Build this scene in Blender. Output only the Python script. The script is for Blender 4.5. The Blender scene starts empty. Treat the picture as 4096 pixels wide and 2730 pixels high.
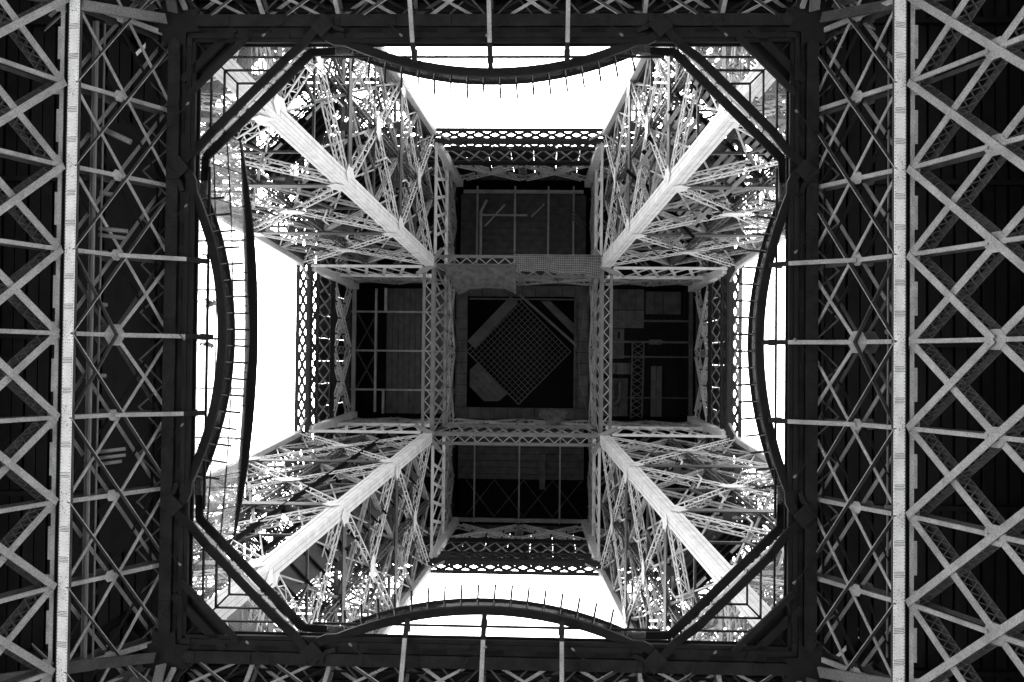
import bpy, math, random
from mathutils import Vector, Matrix
R = math.radians
random.seed(7)
sc = bpy.context.scene
COL = sc.collection

# ------------------------------------------------------------------ camera
# x runs to the right of the picture, y to its bottom, z straight up; the eye is the origin height
cam_d = bpy.data.cameras.new('camera'); cam = bpy.data.objects.new('camera', cam_d); COL.objects.link(cam)
rx, ry, rz = -0.020171, 0.035542, 0.010593
Rx = Matrix.Rotation(rx, 3, 'X'); Ry = Matrix.Rotation(ry, 3, 'Y'); Rz = Matrix.Rotation(rz, 3, 'Z')
M = Rz @ Rx @ Ry
mw = Matrix((( M[0][0], -M[1][0], -M[2][0], 3.4668),
             ( M[0][1], -M[1][1], -M[2][1], 1.2096),
             ( M[0][2], -M[1][2], -M[2][2], 0.0),
             (0, 0, 0, 1)))
cam.matrix_world = mw
cam_d.sensor_width = 36; cam_d.lens = 36 * 3850 / 4096
cam_d.clip_start = 0.1; cam_d.clip_end = 3000
sc.camera = cam

# ------------------------------------------------------------------ bright overcast daylight
SUN_EL, SUN_AZ = 83.0, 215.0
world = bpy.data.worlds.new('World'); sc.world = world; world.use_nodes = True
wn, wl = world.node_tree.nodes, world.node_tree.links
wn.clear()
sky = wn.new('ShaderNodeTexSky'); sky.sky_type = 'NISHITA'; sky.sun_disc = False
sky.sun_elevation = R(SUN_EL); sky.sun_rotation = R(90 - SUN_AZ); sky.air_density = 1.0; sky.dust_density = 6.0; sky.ozone_density = 1.0
bw = wn.new('ShaderNodeRGBToBW'); bg = wn.new('ShaderNodeBackground'); wo = wn.new('ShaderNodeOutputWorld')
bg.inputs['Strength'].default_value = 0.15
wl.new(sky.outputs[0], bw.inputs[0]); wl.new(bw.outputs[0], bg.inputs['Color']); wl.new(bg.outputs[0], wo.inputs[0])
sun_d = bpy.data.lights.new('sun', 'SUN'); sun = bpy.data.objects.new('sun', sun_d); COL.objects.link(sun)
sun_d.energy = 3.0; sun_d.angle = R(0.6); sun_d.color = (1, 1, 1)
sv = Vector((math.cos(R(SUN_EL)) * math.cos(R(SUN_AZ)), math.cos(R(SUN_EL)) * math.sin(R(SUN_AZ)), math.sin(R(SUN_EL))))
sun.rotation_euler = sv.to_track_quat('Z', 'Y').to_euler(); sun.location = sv * 400
sc.view_settings.view_transform = 'Standard'; sc.view_settings.look = 'None'
sc.view_settings.gamma = 1.0; sc.view_settings.use_curve_mapping = False
sc.view_settings.exposure = 2.9
sc.cycles.max_bounces = 8; sc.cycles.transparent_max_bounces = 24; sc.cycles.diffuse_bounces = 4

# ------------------------------------------------------------------ materials (the photograph is black and white)
def iron(name, base, rough=0.6, mott=0.35, fine=0.5, spec=0.3):
    m = bpy.data.materials.new(name); m.use_nodes = True
    n, l = m.node_tree.nodes, m.node_tree.links
    b = n['Principled BSDF']; b.inputs['Roughness'].default_value = rough
    b.inputs['Specular IOR Level'].default_value = spec
    tc = n.new('ShaderNodeTexCoord')
    a = n.new('ShaderNodeTexNoise'); a.inputs['Scale'].default_value = 0.9; a.inputs['Detail'].default_value = 4
    f = n.new('ShaderNodeTexNoise'); f.inputs['Scale'].default_value = 12.0; f.inputs['Detail'].default_value = 5; f.inputs['Roughness'].default_value = 0.75
    ra = n.new('ShaderNodeMapRange'); ra.inputs[1].default_value = 0.3; ra.inputs[2].default_value = 0.7
    ra.inputs[3].default_value = 1 - mott; ra.inputs[4].default_value = 1 + mott
    rf = n.new('ShaderNodeMapRange'); rf.inputs[1].default_value = 0.3; rf.inputs[2].default_value = 0.7
    rf.inputs[3].default_value = 1 - fine; rf.inputs[4].default_value = 1 + fine
    mu = n.new('ShaderNodeMath'); mu.operation = 'MULTIPLY'
    mb = n.new('ShaderNodeMath'); mb.operation = 'MULTIPLY'; mb.inputs[1].default_value = base; mb.use_clamp = True
    for x in (a, f): l.new(tc.outputs['Object'], x.inputs['Vector'])
    l.new(a.outputs['Fac'], ra.inputs[0]); l.new(f.outputs['Fac'], rf.inputs[0])
    l.new(ra.outputs[0], mu.inputs[0]); l.new(rf.outputs[0], mu.inputs[1]); l.new(mu.outputs[0], mb.inputs[0])
    l.new(mb.outputs[0], b.inputs['Base Color'])
    bp = n.new('ShaderNodeBump'); bp.inputs['Strength'].default_value = 0.15; bp.inputs['Distance'].default_value = 0.02
    l.new(f.outputs['Fac'], bp.inputs['Height']); l.new(bp.outputs[0], b.inputs['Normal'])
    return m
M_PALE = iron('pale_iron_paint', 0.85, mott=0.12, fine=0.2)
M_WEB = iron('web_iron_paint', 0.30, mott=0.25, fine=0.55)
M_IRON = iron('iron_paint', 0.42, mott=0.2, fine=0.3)
M_GIRD = iron('girder_iron_paint', 0.30, mott=0.2, fine=0.35)
M_FAR = iron('far_shade_iron_paint', 0.06, spec=0.06, mott=0.25, fine=0.45)  # darker copy of the iron paint: shade on far layers put into the colour
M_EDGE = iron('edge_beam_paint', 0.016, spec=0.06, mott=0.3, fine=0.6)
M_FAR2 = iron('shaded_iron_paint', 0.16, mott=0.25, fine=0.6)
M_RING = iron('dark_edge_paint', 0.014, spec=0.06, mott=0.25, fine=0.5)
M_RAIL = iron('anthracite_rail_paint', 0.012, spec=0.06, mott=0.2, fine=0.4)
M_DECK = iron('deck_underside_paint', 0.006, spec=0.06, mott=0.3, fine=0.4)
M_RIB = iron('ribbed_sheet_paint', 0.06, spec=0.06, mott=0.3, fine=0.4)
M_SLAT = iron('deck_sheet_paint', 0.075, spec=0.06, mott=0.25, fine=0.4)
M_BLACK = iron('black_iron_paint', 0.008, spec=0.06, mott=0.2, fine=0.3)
M_ENDG = iron('backlit_iron_paint', 0.03, mott=0.2, fine=0.35)  # near-black copy of the iron paint, backlit shade put into its colour
M_MIDG = iron('dim_iron_paint', 0.085, mott=0.2, fine=0.35)  # dimmer copy of the iron paint, shade among the pillar members put in
M_CENT = iron('central_chord_paint', 0.2, mott=0.2, fine=0.4)
M_PIPE = iron('grey_pipe_paint', 0.15, rough=0.4, mott=0.15, fine=0.2)

def glass(name, tint, solid, diff, gloss=0.15, grain=0.3):
    """sheet glass: mostly clear, a share of frosting and a share of reflection"""
    m = bpy.data.materials.new(name); m.use_nodes = True
    n, l = m.node_tree.nodes, m.node_tree.links; n.clear()
    o = n.new('ShaderNodeOutputMaterial'); tr = n.new('ShaderNodeBsdfTransparent'); tr.inputs[0].default_value = (tint, tint, tint, 1)
    df = n.new('ShaderNodeBsdfDiffuse'); df.inputs[0].default_value = (diff, diff, diff, 1)
    tl = n.new('ShaderNodeBsdfTranslucent'); tl.inputs[0].default_value = (diff, diff, diff, 1)
    gl = n.new('ShaderNodeBsdfGlossy'); gl.inputs[0].default_value = (.9, .9, .9, 1); gl.inputs['Roughness'].default_value = 0.04
    m0 = n.new('ShaderNodeMixShader'); m1 = n.new('ShaderNodeMixShader'); m2 = n.new('ShaderNodeMixShader')
    tc = n.new('ShaderNodeTexCoord'); no = n.new('ShaderNodeTexNoise'); no.inputs['Scale'].default_value = 9.0; no.inputs['Detail'].default_value = 7
    mr = n.new('ShaderNodeMapRange'); mr.inputs[1].default_value = 0.35; mr.inputs[2].default_value = 0.65
    mr.inputs[3].default_value = solid * (1 - grain); mr.inputs[4].default_value = solid * (1 + grain)
    l.new(tc.outputs['Object'], no.inputs['Vector']); l.new(no.outputs['Fac'], mr.inputs[0])
    m0.inputs[0].default_value = 0.5
    l.new(df.outputs[0], m0.inputs[1]); l.new(tl.outputs[0], m0.inputs[2])
    l.new(mr.outputs[0], m1.inputs[0]); l.new(tr.outputs[0], m1.inputs[1]); l.new(m0.outputs[0], m1.inputs[2])
    m2.inputs[0].default_value = gloss
    l.new(m1.outputs[0], m2.inputs[1]); l.new(gl.outputs[0], m2.inputs[2]); l.new(m2.outputs[0], o.inputs[0])
    return m
M_FLOORGLASS = glass('floor_glass', 0.9, 0.10, 0.8, 0.02, 0.05)
M_CLEAR = glass('balustrade_glass', 0.93, 0.05, 0.6, 0.04)
M_FACADE = glass('facade_glass', 0.85, 0.12, 0.7, 0.12, .1)

# ------------------------------------------------------------------ mesh helpers
V = Vector
class MB:
    def __init__(s): s.v = []; s.f = []
    def bar(s, p, q, u, w, t):
        """box beam p->q, w wide along u, t thick across"""
        p, q, u = V(p), V(q), V(u); d = (q - p).normalized(); u = (u - d * u.dot(d)).normalized(); n = d.cross(u)
        a, b = u * (w / 2), n * (t / 2); i = len(s.v)
        for c in (p, q): s.v += [c - a - b, c + a - b, c + a + b, c - a + b]
        s.f += [(i, i+1, i+5, i+4), (i+1, i+2, i+6, i+5), (i+2, i+3, i+7, i+6), (i+3, i, i+4, i+7), (i+3, i+2, i+1, i), (i+4, i+5, i+6, i+7)]
        return s
    def box(s, x0, y0, z0, x1, y1, z1):
        return s.bar(((x0+x1)/2, (y0+y1)/2, z0), ((x0+x1)/2, (y0+y1)/2, z1), (1, 0, 0), abs(x1-x0), abs(y1-y0))
    def plate(s, pts, n, t):
        """flat polygon pts with thickness t along n"""
        n = V(n).normalized() * t; k = len(pts); i = len(s.v); pts = [V(p) for p in pts]
        s.v += pts + [p + n for p in pts]
        s.f.append(tuple(range(i + k - 1, i - 1, -1))); s.f.append(tuple(range(i + k, i + 2 * k)))
        s.f += [(i + j, i + (j + 1) % k, i + k + (j + 1) % k, i + k + j) for j in range(k)]
        return s
    def tube(s, pts, r, n=8):
        pts = [V(p) for p in pts]; i0 = len(s.v)
        for j, p in enumerate(pts):
            d = ((pts[j+1] if j < len(pts)-1 else p) - (pts[j-1] if j else p)).normalized()
            a = d.orthogonal() if j == 0 else (a0 - d * a0.dot(d)); a.normalize(); a0 = a; b = d.cross(a)
            rr = r[j] if isinstance(r, (list, tuple)) else r
            s.v += [p + (a * math.cos(2*math.pi*k/n) + b * math.sin(2*math.pi*k/n)) * rr for k in range(n)]
        for j in range(len(pts) - 1):
            for k in range(n):
                s.f.append((i0+j*n+k, i0+j*n+(k+1) % n, i0+(j+1)*n+(k+1) % n, i0+(j+1)*n+k))
        s.f.append(tuple(range(i0+n-1, i0-1, -1))); e = i0 + (len(pts)-1)*n; s.f.append(tuple(range(e, e+n)))
        return s
    def sweep(s, pts, w, t, side=None):
        """ribbon beam along a plan path: w wide in plan, t tall in z (mitred)"""
        pts = [V(p) for p in pts]; i0 = len(s.v); k = len(pts)
        for j, p in enumerate(pts):
            d0 = (p - pts[j-1]).normalized() if j else None; d1 = (pts[j+1] - p).normalized() if j < k-1 else None
            d0 = d0 or d1; d1 = d1 or d0
            n0 = V((-d0.y, d0.x, 0)).normalized(); n1 = V((-d1.y, d1.x, 0)).normalized(); n = (n0 + n1).normalized(); n = n / max(0.3, n.dot(n0))
            s.v += [p - n*w/2, p + n*w/2, p + n*w/2 + V((0, 0, t)), p - n*w/2 + V((0, 0, t))]
        for j in range(k - 1):
            a, b = i0 + 4*j, i0 + 4*j + 4
            s.f += [(a+x, a+(x+1) % 4, b+(x+1) % 4, b+x) for x in range(4)]
        s.f += [(i0+3, i0+2, i0+1, i0), tuple(range(i0+4*k-4, i0+4*k))]
        return s
    def laced(s, p, q, u, w, dp, pitch=1.0, cf=0.11, lc=0.07, plates=False, lace=True):
        """box strut of four angles joined by zigzag lacing on its four sides"""
        p, q, u = V(p), V(q), V(u); L = (q - p).length; d = (q - p) / L; u = (u - d*u.dot(d)).normalized(); n = d.cross(u)
        a, b = u*w/2, n*dp/2
        C = [-a-b, a-b, a+b, -a+b]
        if plates:
            for sg in (-1, 1): s.bar(p + b*sg, q + b*sg, u, w, 0.05)
        else:
            for c in C: s.bar(p + c, q + c, u, cf, cf)
        k = max(2, int(L / pitch)) if lace else 0
        for j in range(k):
            t0, t1 = p + d*(L*j/k), p + d*(L*(j+1)/k)
            for fc in range(4):
                if plates and fc % 2 == 0: continue
                c0, c1 = C[fc], C[(fc+1) % 4]
                if j % 2: c0, c1 = c1, c0
                s.bar(t0 + c0, t1 + c1, (c1 - c0), lc*0.4, lc) if False else s.bar(t0 + c0, t1 + c1, n if fc % 2 == 0 else u, lc*0.5, lc*1.3)
        return s
    def build(s, name, mat, parent=None, kind=None):
        me = bpy.data.meshes.new(name); o0 = ORIG.get(parent, V((0, 0, 0))) if parent else V((0, 0, 0))
        me.from_pydata([tuple(V(v) - o0) for v in s.v], [], s.f); me.materials.append(mat); me.update()
        o = bpy.data.objects.new(name, me); COL.objects.link(o)
        if parent: o.parent = parent; ORIG[o] = o0
        if kind: o['kind'] = kind
        return o
ORIG = {}
def thing(name, loc, label, cat, group=None):
    o = bpy.data.objects.new(name, None); COL.objects.link(o); o.location = loc; o.empty_display_size = 1
    o['label'] = label; o['category'] = cat
    if group: o['group'] = group
    ORIG[o] = V(loc)
    return o
def tag(o, label, cat, group=None):
    o['label'] = label; o['category'] = cat
    if group: o['group'] = group
    return o
def turn(root, ang, label=None):
    """copy of a thing with its parts, turned about the tower's axis"""
    r = root.copy(); COL.objects.link(r)
    Q = Matrix.Rotation(ang, 3, 'Z'); r.location = Q @ root.location; r.rotation_euler = (0, 0, ang)
    if label: r['label'] = label
    for ch in list(root.children):
        c = ch.copy(); COL.objects.link(c); c.parent = r
        for g in list(ch.children):
            d = g.copy(); COL.objects.link(d); d.parent = c
    return r
def lin(a, b, t): return a + (b - a) * t

# ------------------------------------------------------------------ ground
GZ = -1.6
def ground_mat():
    m = iron('reflector_pale', 0.40, rough=0.95, mott=0.15, fine=0.2); return m
def flat_sheet(name, pts, z, mat):
    g = MB(); g.v = [V((x, y, z)) for x, y in pts]; g.f = [tuple(range(len(pts)))]
    o = g.build(name, mat); o['kind'] = 'structure'; return o
flat_sheet('ground', [(-1500, -1500), (1500, -1500), (1500, 1500), (-1500, 1500)], GZ, iron('lawn', 0.03, rough=1.0, mott=0.3, fine=0.3))
M_REFLECT = ground_mat()
for sx in (-1, 1): flat_sheet('added_reflector', [(sx*23, -25), (sx*95, -30), (sx*95, 30), (sx*23, 25)][::sx], GZ + .006, M_REFLECT)  # unseen pale reflectors, shaped to throw light up onto the side girders
flat_sheet('asphalt_plaza', [(23*math.cos(2*math.pi*i/64), 23*math.sin(2*math.pi*i/64)) for i in range(64)], GZ + .012, iron('asphalt', 0.04, rough=0.95))

# ------------------------------------------------------------------ the four lattice pillars between the two platforms
G, W2, H2 = 9.88, 26.18, 114.0
def pa(z): return G + (H2 - z) / 57.0 * (17.0 - G)
def pb(z): return W2 + (H2 - z) / 57.0 * (34.0 - W2)
LEV = [59.8, 67.8, 83.3, 99.5, 114.0]
P_GROUP = 'lattice pillars between the two platforms'
def rafter(parent, fx, fy, w, mat, cuts, ridge=True):
    """riveted box in short lengths, open joints between them"""
    for z0, z1 in zip(cuts[:-1], cuts[1:]):
        mb = MB(); e = 0.035
        P = lambda z: V((fx(z), fy(z), z))
        mb.bar(P(z0 + e), P(z1 - e), (1, 0, 0), w, w)
        o = mb.build('rafter_box', mat, parent)
        sm = MB()
        for l_ in (-.22, .22):
            for off, ax_ in ((V((l_, -w/2 - .004, 0)), (1, 0, 0)), (V((-w/2 - .004, l_, 0)), (0, 1, 0))):
                sm.bar(P(z0 + e) + off, P(z1 - e) + off, ax_, .035, .01)
        sm.build('seam_strip', M_GIRD, o, 'stuff')
        # raised angle strips along the two edges
        st = MB()
        for (sx, sy) in ((1, 1), (1, -1), (-1, 1), (-1, -1)):
            for ax in (0, 1):
                off = V((sx*(w/2 - .16), sy*(w/2 + .012), 0)) if ax == 0 else V((sx*(w/2 + .012), sy*(w/2 - .16), 0))
                st.bar(P(z0 + e) + off, P(z1 - e) + off, (1, 0, 0) if ax == 0 else (0, 1, 0), .3, .024)
        st.build('angle_strip', mat, o)
def hexplate(mb, c, u, v, ru, rv, n, t):
    c, u, v = V(c), V(u).normalized(), V(v).normalized()
    mb.plate([c + u*ru*x + v*rv*y - V(n).normalized()*t/2 for x, y in ((1, 0), (.45, .8), (-.45, .8), (-1, 0), (-.45, -.8), (.45, -.8))], n, t)

def make_pillar():
    root = thing('lattice_pillar', ((pa(57)+pb(57))/2, (pa(57)+pb(57))/2, 52.0),
        'pillar of pale laced iron rising at the lower right, dark lift sleepers on both sides of its white rafter', 'pillar', P_GROUP)
    cuts = [57.4]
    for a, b in zip(LEV[:-1], LEV[1:]): cuts += [(a*2+b)/3 + 1.0, (a+2*b)/3 + .6, b] if b < 110 else [(a+b)/2, b]
    ri = 0.56
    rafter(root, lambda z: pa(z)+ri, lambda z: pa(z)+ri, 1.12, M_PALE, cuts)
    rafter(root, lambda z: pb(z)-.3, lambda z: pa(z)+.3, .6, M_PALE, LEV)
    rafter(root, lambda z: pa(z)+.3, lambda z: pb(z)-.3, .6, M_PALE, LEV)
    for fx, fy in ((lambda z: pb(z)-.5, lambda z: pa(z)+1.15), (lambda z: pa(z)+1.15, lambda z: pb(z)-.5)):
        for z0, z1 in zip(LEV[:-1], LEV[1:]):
            MB().bar((fx(z0), fy(z0), z0), (fx(z1), fy(z1), z1), (1, 0, 0), 1.0, 1.0).build('rafter_shade_face', M_ENDG, root)  # dark box paints in the shaded face of the side rafter
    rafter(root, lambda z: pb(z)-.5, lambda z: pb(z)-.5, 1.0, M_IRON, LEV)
    # faces: s runs 0..1 between rafters; inner ones are painted as lit, outer ones as backlit
    faces = [(lambda s, z: V((lin(pa(z)+.5, pb(z)-.5, s), pa(z)+.5, z)), V((0, 1, .12)), True),
             (lambda s, z: V((pa(z)+.5, lin(pa(z)+.5, pb(z)-.5, s), z)), V((1, 0, .12)), True),
             (lambda s, z: V((lin(pa(z)+.5, pb(z)-.5, s), pb(z)-.5, z)), V((0, 1, .12)), False),
             (lambda s, z: V((pb(z)-.5, lin(pa(z)+.5, pb(z)-.5, s), z)), V((1, 0, .12)), False)]
    for F, nrm, inner in faces:
        for z0, z1 in zip(LEV[:-1], LEV[1:]):
            zm = (z0+z1)/2
            for (p, q) in ((F(.03, z0+.5), F(.97, z1-.5)), (F(.97, z0+.5), F(.03, z1-.5))):
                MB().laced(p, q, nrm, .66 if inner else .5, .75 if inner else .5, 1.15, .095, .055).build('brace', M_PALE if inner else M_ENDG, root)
            if inner and z0 > 80:
                for (p, q) in ((F(.03, z0+.5), F(.97, z1-.5)), (F(.97, z0+.5), F(.03, z1-.5))):
                    MB().laced(p + nrm*2.2, q + nrm*2.2, nrm, .5, .5, 1.3, .09, .06).build('second_brace', M_MIDG, root)
                for (p, q) in ((F(.02, zm), F(.5, z1)), (F(.98, zm), F(.5, z1)), (F(.02, zm), F(.5, z0)), (F(.98, zm), F(.5, z0))):
                    MB().laced(p, q, nrm, .3, .3, 1.1, .07, .045).build('half_brace', M_IRON, root)
            mid = MB(); tg = F(1, zm) - F(0, zm)
            for e in (-.42, .42): hexplate(mid, F(.5, zm) + nrm*e, tg, V((0, 0, 1)), 1.3, 1.5, nrm, .05)
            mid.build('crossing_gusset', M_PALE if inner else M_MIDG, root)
            # light secondary bracing
            for (p, q) in ((F(.5, z0), F(.5, z1)), ):
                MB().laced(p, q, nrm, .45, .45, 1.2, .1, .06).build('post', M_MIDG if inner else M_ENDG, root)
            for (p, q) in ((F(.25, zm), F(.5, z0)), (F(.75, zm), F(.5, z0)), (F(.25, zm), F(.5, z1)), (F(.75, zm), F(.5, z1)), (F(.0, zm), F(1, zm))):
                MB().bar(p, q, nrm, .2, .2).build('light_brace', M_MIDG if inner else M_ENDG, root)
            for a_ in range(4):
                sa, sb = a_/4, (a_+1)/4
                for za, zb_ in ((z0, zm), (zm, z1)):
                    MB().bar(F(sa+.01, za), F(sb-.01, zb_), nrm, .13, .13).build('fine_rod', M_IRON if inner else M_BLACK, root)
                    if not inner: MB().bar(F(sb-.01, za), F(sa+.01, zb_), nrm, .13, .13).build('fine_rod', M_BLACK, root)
            if not inner:
                for (p, q) in ((F(.25, z0), F(.25, z1)), (F(.75, z0), F(.75, z1))):
                    MB().bar(p, q, nrm, .2, .2).build('light_brace', M_ENDG, root)
        for z in LEV[1:-1]:
            hz = MB(); tg = (F(1, z) - F(0, z)).normalized()
            for e in (-.34, .34): hz.bar(F(.02, z) + nrm*e, F(.98, z) + nrm*e, nrm, .12, .9)
            for j in range(5): hz.bar(F(.1+.2*j-.02, z-.4), F(.1+.2*j+.03, z-.4), nrm, .6, .05)
            k = 10
            for j in range(k):
                p, q = F(.02 + .96*j/k, z), F(.02 + .96*(j+1)/k, z); sg = 1 if j % 2 else -1
                for dn in (-.32, .32): hz.bar(p + V((0, 0, .45*sg)) + nrm*dn, q - V((0, 0, .45*sg)) + nrm*dn, nrm, .06, .12)
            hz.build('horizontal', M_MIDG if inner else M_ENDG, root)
            # gusset leaves where the braces meet the rafters, on the two sides of the box
            for s0, sg in ((0.0, 1), (1.0, -1)):
                if not inner and s0 == 0.0 and False: continue
                gp = MB()
                for e in (-.47, .47):
                    c = F(s0, z) + nrm*e
                    for tz in (2.1, -2.1, 0):
                        L = 1.6 if tz else 1.3
                        dirv = (tg*sg*2.0 + V((0, 0, tz*1.2))).normalized()
                        gp.bar(c + dirv*.3, c + dirv*L, nrm.cross(dirv), 1.15 if tz else 1.0, .05)
                gp.build('gusset_plate', M_PALE, root)
    for z0, z1 in zip(LEV[2:-1], LEV[3:]):
        Cq = lambda s, z: V((lin(pb(z)-.8, pa(z)+.8, s), lin(pa(z)+.8, pb(z)-.8, s), z))
        for k_ in range(2):
            for (p, q) in ((Cq(k_/2, z0), Cq((k_+1)/2, z1)), (Cq((k_+1)/2, z0), Cq(k_/2, z1))):
                MB().laced(p, q, (1, 1, 0), .4, .4, 1.3, .09, .06).build('cross_brace', M_ENDG, root)
    # inner diaphragms at the panel points
    for z in LEV[1:-1] + [60.0, 75.5, 91.0, 107.0]:
        A = [V((pa(z)+.7, pa(z)+.7, z)), V((pb(z)-.7, pa(z)+.7, z)), V((pb(z)-.7, pb(z)-.7, z)), V((pa(z)+.7, pb(z)-.7, z))]
        for p, q in ((A[0], A[2]), (A[1], A[3])):
            MB().laced(p, q, (0, 0, 1), .5, .5, 1.3, .12, .07).build('diaphragm_brace', M_MIDG, root)
        Mds = [(A[i] + A[(i+1) % 4])/2 for i in range(4)]
        for i in range(4):
            MB().laced(Mds[i], Mds[(i+1) % 4], (0, 0, 1), .3, .3, 1.3, .08, .05, False, False).build('light_brace', M_ENDG, root)
    return root
pil = make_pillar()
pils = {'BR': pil}
pils['BL'] = turn(pil, R(90), 'pillar of pale laced iron at the lower left, solid grey casing panels beside its white rafter')
pils['TL'] = turn(pil, R(180), 'pillar of pale laced iron at the upper left, black lift sleepers on both sides of its white rafter')
pils['TR'] = turn(pil, R(270), 'pillar of pale laced iron at the upper right, slatted stair flights beside its white rafter')

# lift tracks and stairs inside the pillars
D1, E1 = V((1, 1, 0)).normalized(), V((1, -1, 0)).normalized()
def axis_pt(z, s, l, h=0): return V((pa(z), pa(z), z)) + D1*s + E1*l + V((0, 0, h))
def make_track(label):
    t = thing('lift_track', axis_pt(57, 5, 0), label, 'lift track', 'lift tracks climbing inside the pillars')
    for l in (-3.1, 3.1):
        mb = MB(); mb.bar(axis_pt(56, 5, l), axis_pt(116, 5, l), E1, .35, .7); mb.build('rail', M_BLACK, t)
    for zg_ in (59.0, 64.5, 71.5, 78.5, 86.0, 93.0, 100.0):
        for i in range(4):
            z = zg_ + i*1.05; ln = (3.4, 4.2, 4.2, 3.0)[i]
            MB().bar(axis_pt(z, 4.6, -ln), axis_pt(z, 4.6, ln), D1, .5, .5).build('sleeper', M_BLACK, t)
        for sg in (-1, 1):
            pts = [axis_pt(zg_ - .2, 4.4, sg*3.3), axis_pt(zg_ + .9, 4.4, sg*4.4), axis_pt(zg_ + 2.3, 4.4, sg*4.4)]
            mb = MB()
            for a, b in zip(pts[:-1], pts[1:]): mb.bar(a, b, E1, .12, .16)
            mb.build('edge_strip', M_PALE, t)
            MB().bar(axis_pt(zg_ - .3, 4.4, sg*1.4), axis_pt(zg_ - .3, 4.4, sg*3.4), D1, .2, .1).build('light_slat', M_PALE, t)
    return t
tr0 = make_track('black lift track with ladder-like sleepers inside the lower right pillar')
turn(tr0, R(180), 'black lift track with ladder-like sleepers inside the upper left pillar')

def make_stair(label):
    t = thing('stair_flight', axis_pt(57, 4, 0), label, 'stairs')
    for z in (58.5, 68.5, 78.5, 88.5, 98.0):
        for sg in (-1, 1):
            for k in range(5):
                l = 1.5 + k*.6
                MB().bar(axis_pt(z + .2*k, 4.0, sg*l), axis_pt(z + 7.6 - .3*k, 4.0, sg*l), E1, .36, .1).build('long_slat', M_GIRD, t)
            for k in range(3):
                MB().bar(axis_pt(z + .6 + k*3.2, 4.5, sg*.9), axis_pt(z + .6 + k*3.2, 4.5, sg*(4.9 - .3*k)), D1, .3, .3).build('cross_beam', M_BLACK, t)
            MB().bar(axis_pt(z + 8.3, 5.0, sg*1.0), axis_pt(z + 8.3, 5.0, sg*4.4), D1, .6, .3).build('landing', M_BLACK, t)
    return t
st0 = make_stair('slatted stair flights with black landings inside the upper right pillar')
st0.rotation_euler = (0, 0, R(270)); st0.location = Matrix.Rotation(R(270), 3, 'Z') @ st0.location

def make_casing(label):
    t = thing('lift_casing', axis_pt(57, 3, 0), label, 'casing')
    z = 58.0
    while z < 108:
        MB().bar(axis_pt(z, 3.0, -.4), axis_pt(z+2.6, 3.0, -.4), E1, 3.0, .2).build('casing_panel', M_SLAT, t) if False else None
        p, q = axis_pt(z, 3.2, 1.7), axis_pt(z+2.7, 3.2, 1.7)
        MB().bar(p, q, E1, 2.1, .25).build('casing_panel', M_MIDG, t)
        MB().bar(axis_pt(z-.1, 2.9, .6), axis_pt(z-.1, 2.9, 3.1), D1, .14, .3).build('strap', M_BLACK, t)
        z += 2.85
    for l in (-1.6, -3.6):
        MB().bar(axis_pt(56, 4.2, l), axis_pt(114, 4.2, l), E1, .4, .7).build('rail', M_BLACK, t)
    z = 58.0
    while z < 108:
        MB().bar(axis_pt(z, 4.0, -3.8), axis_pt(z, 4.0, -1.4), D1, .3, .3).build('sleeper', M_BLACK, t); z += 6.1
    return t
cs0 = make_casing('grey panelled lift casing strapped with black bars inside the lower left pillar')
cs0.rotation_euler = (0, 0, R(90)); cs0.location = Matrix.Rotation(R(90), 3, 'Z') @ cs0.location

# ------------------------------------------------------------------ upper platform: girders of the cross
ZB, ZG, ZD = 114.0, 127.0, 138.0
LAT = {}
def lattice(parent, p0, p1, up, pitch, lean, bw_, nrm, mat, name='lattice_bar', th=.05):
    """crossing flat bars between the line p0-p1 and the same line moved by up; every bar is a part sharing one of two meshes"""
    p0, p1, up, nrm = V(p0), V(p1), V(up), V(nrm).normalized(); L = (p1-p0).length; d = (p1-p0)/L
    o0 = ORIG[parent]
    n = max(1, round(L/pitch)); st = L/n
    for sg in (1, -1):
        mb = MB(); mb.bar(V((0, 0, 0)) + nrm*sg*.04, d*lean*sg + up + nrm*sg*.04, nrm.cross(up), bw_, th)
        me = bpy.data.meshes.new(name); me.from_pydata([tuple(v) for v in mb.v], [], mb.f); me.materials.append(mat)
        for j in range(n + 1):
            s0 = j*st; s1 = s0 + lean*sg
            if s1 < -1e-3 or s1 > L + 1e-3: continue
            o = bpy.data.objects.new(name, me); COL.objects.link(o); o.parent = parent; o.location = p0 + d*s0 - o0

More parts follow.
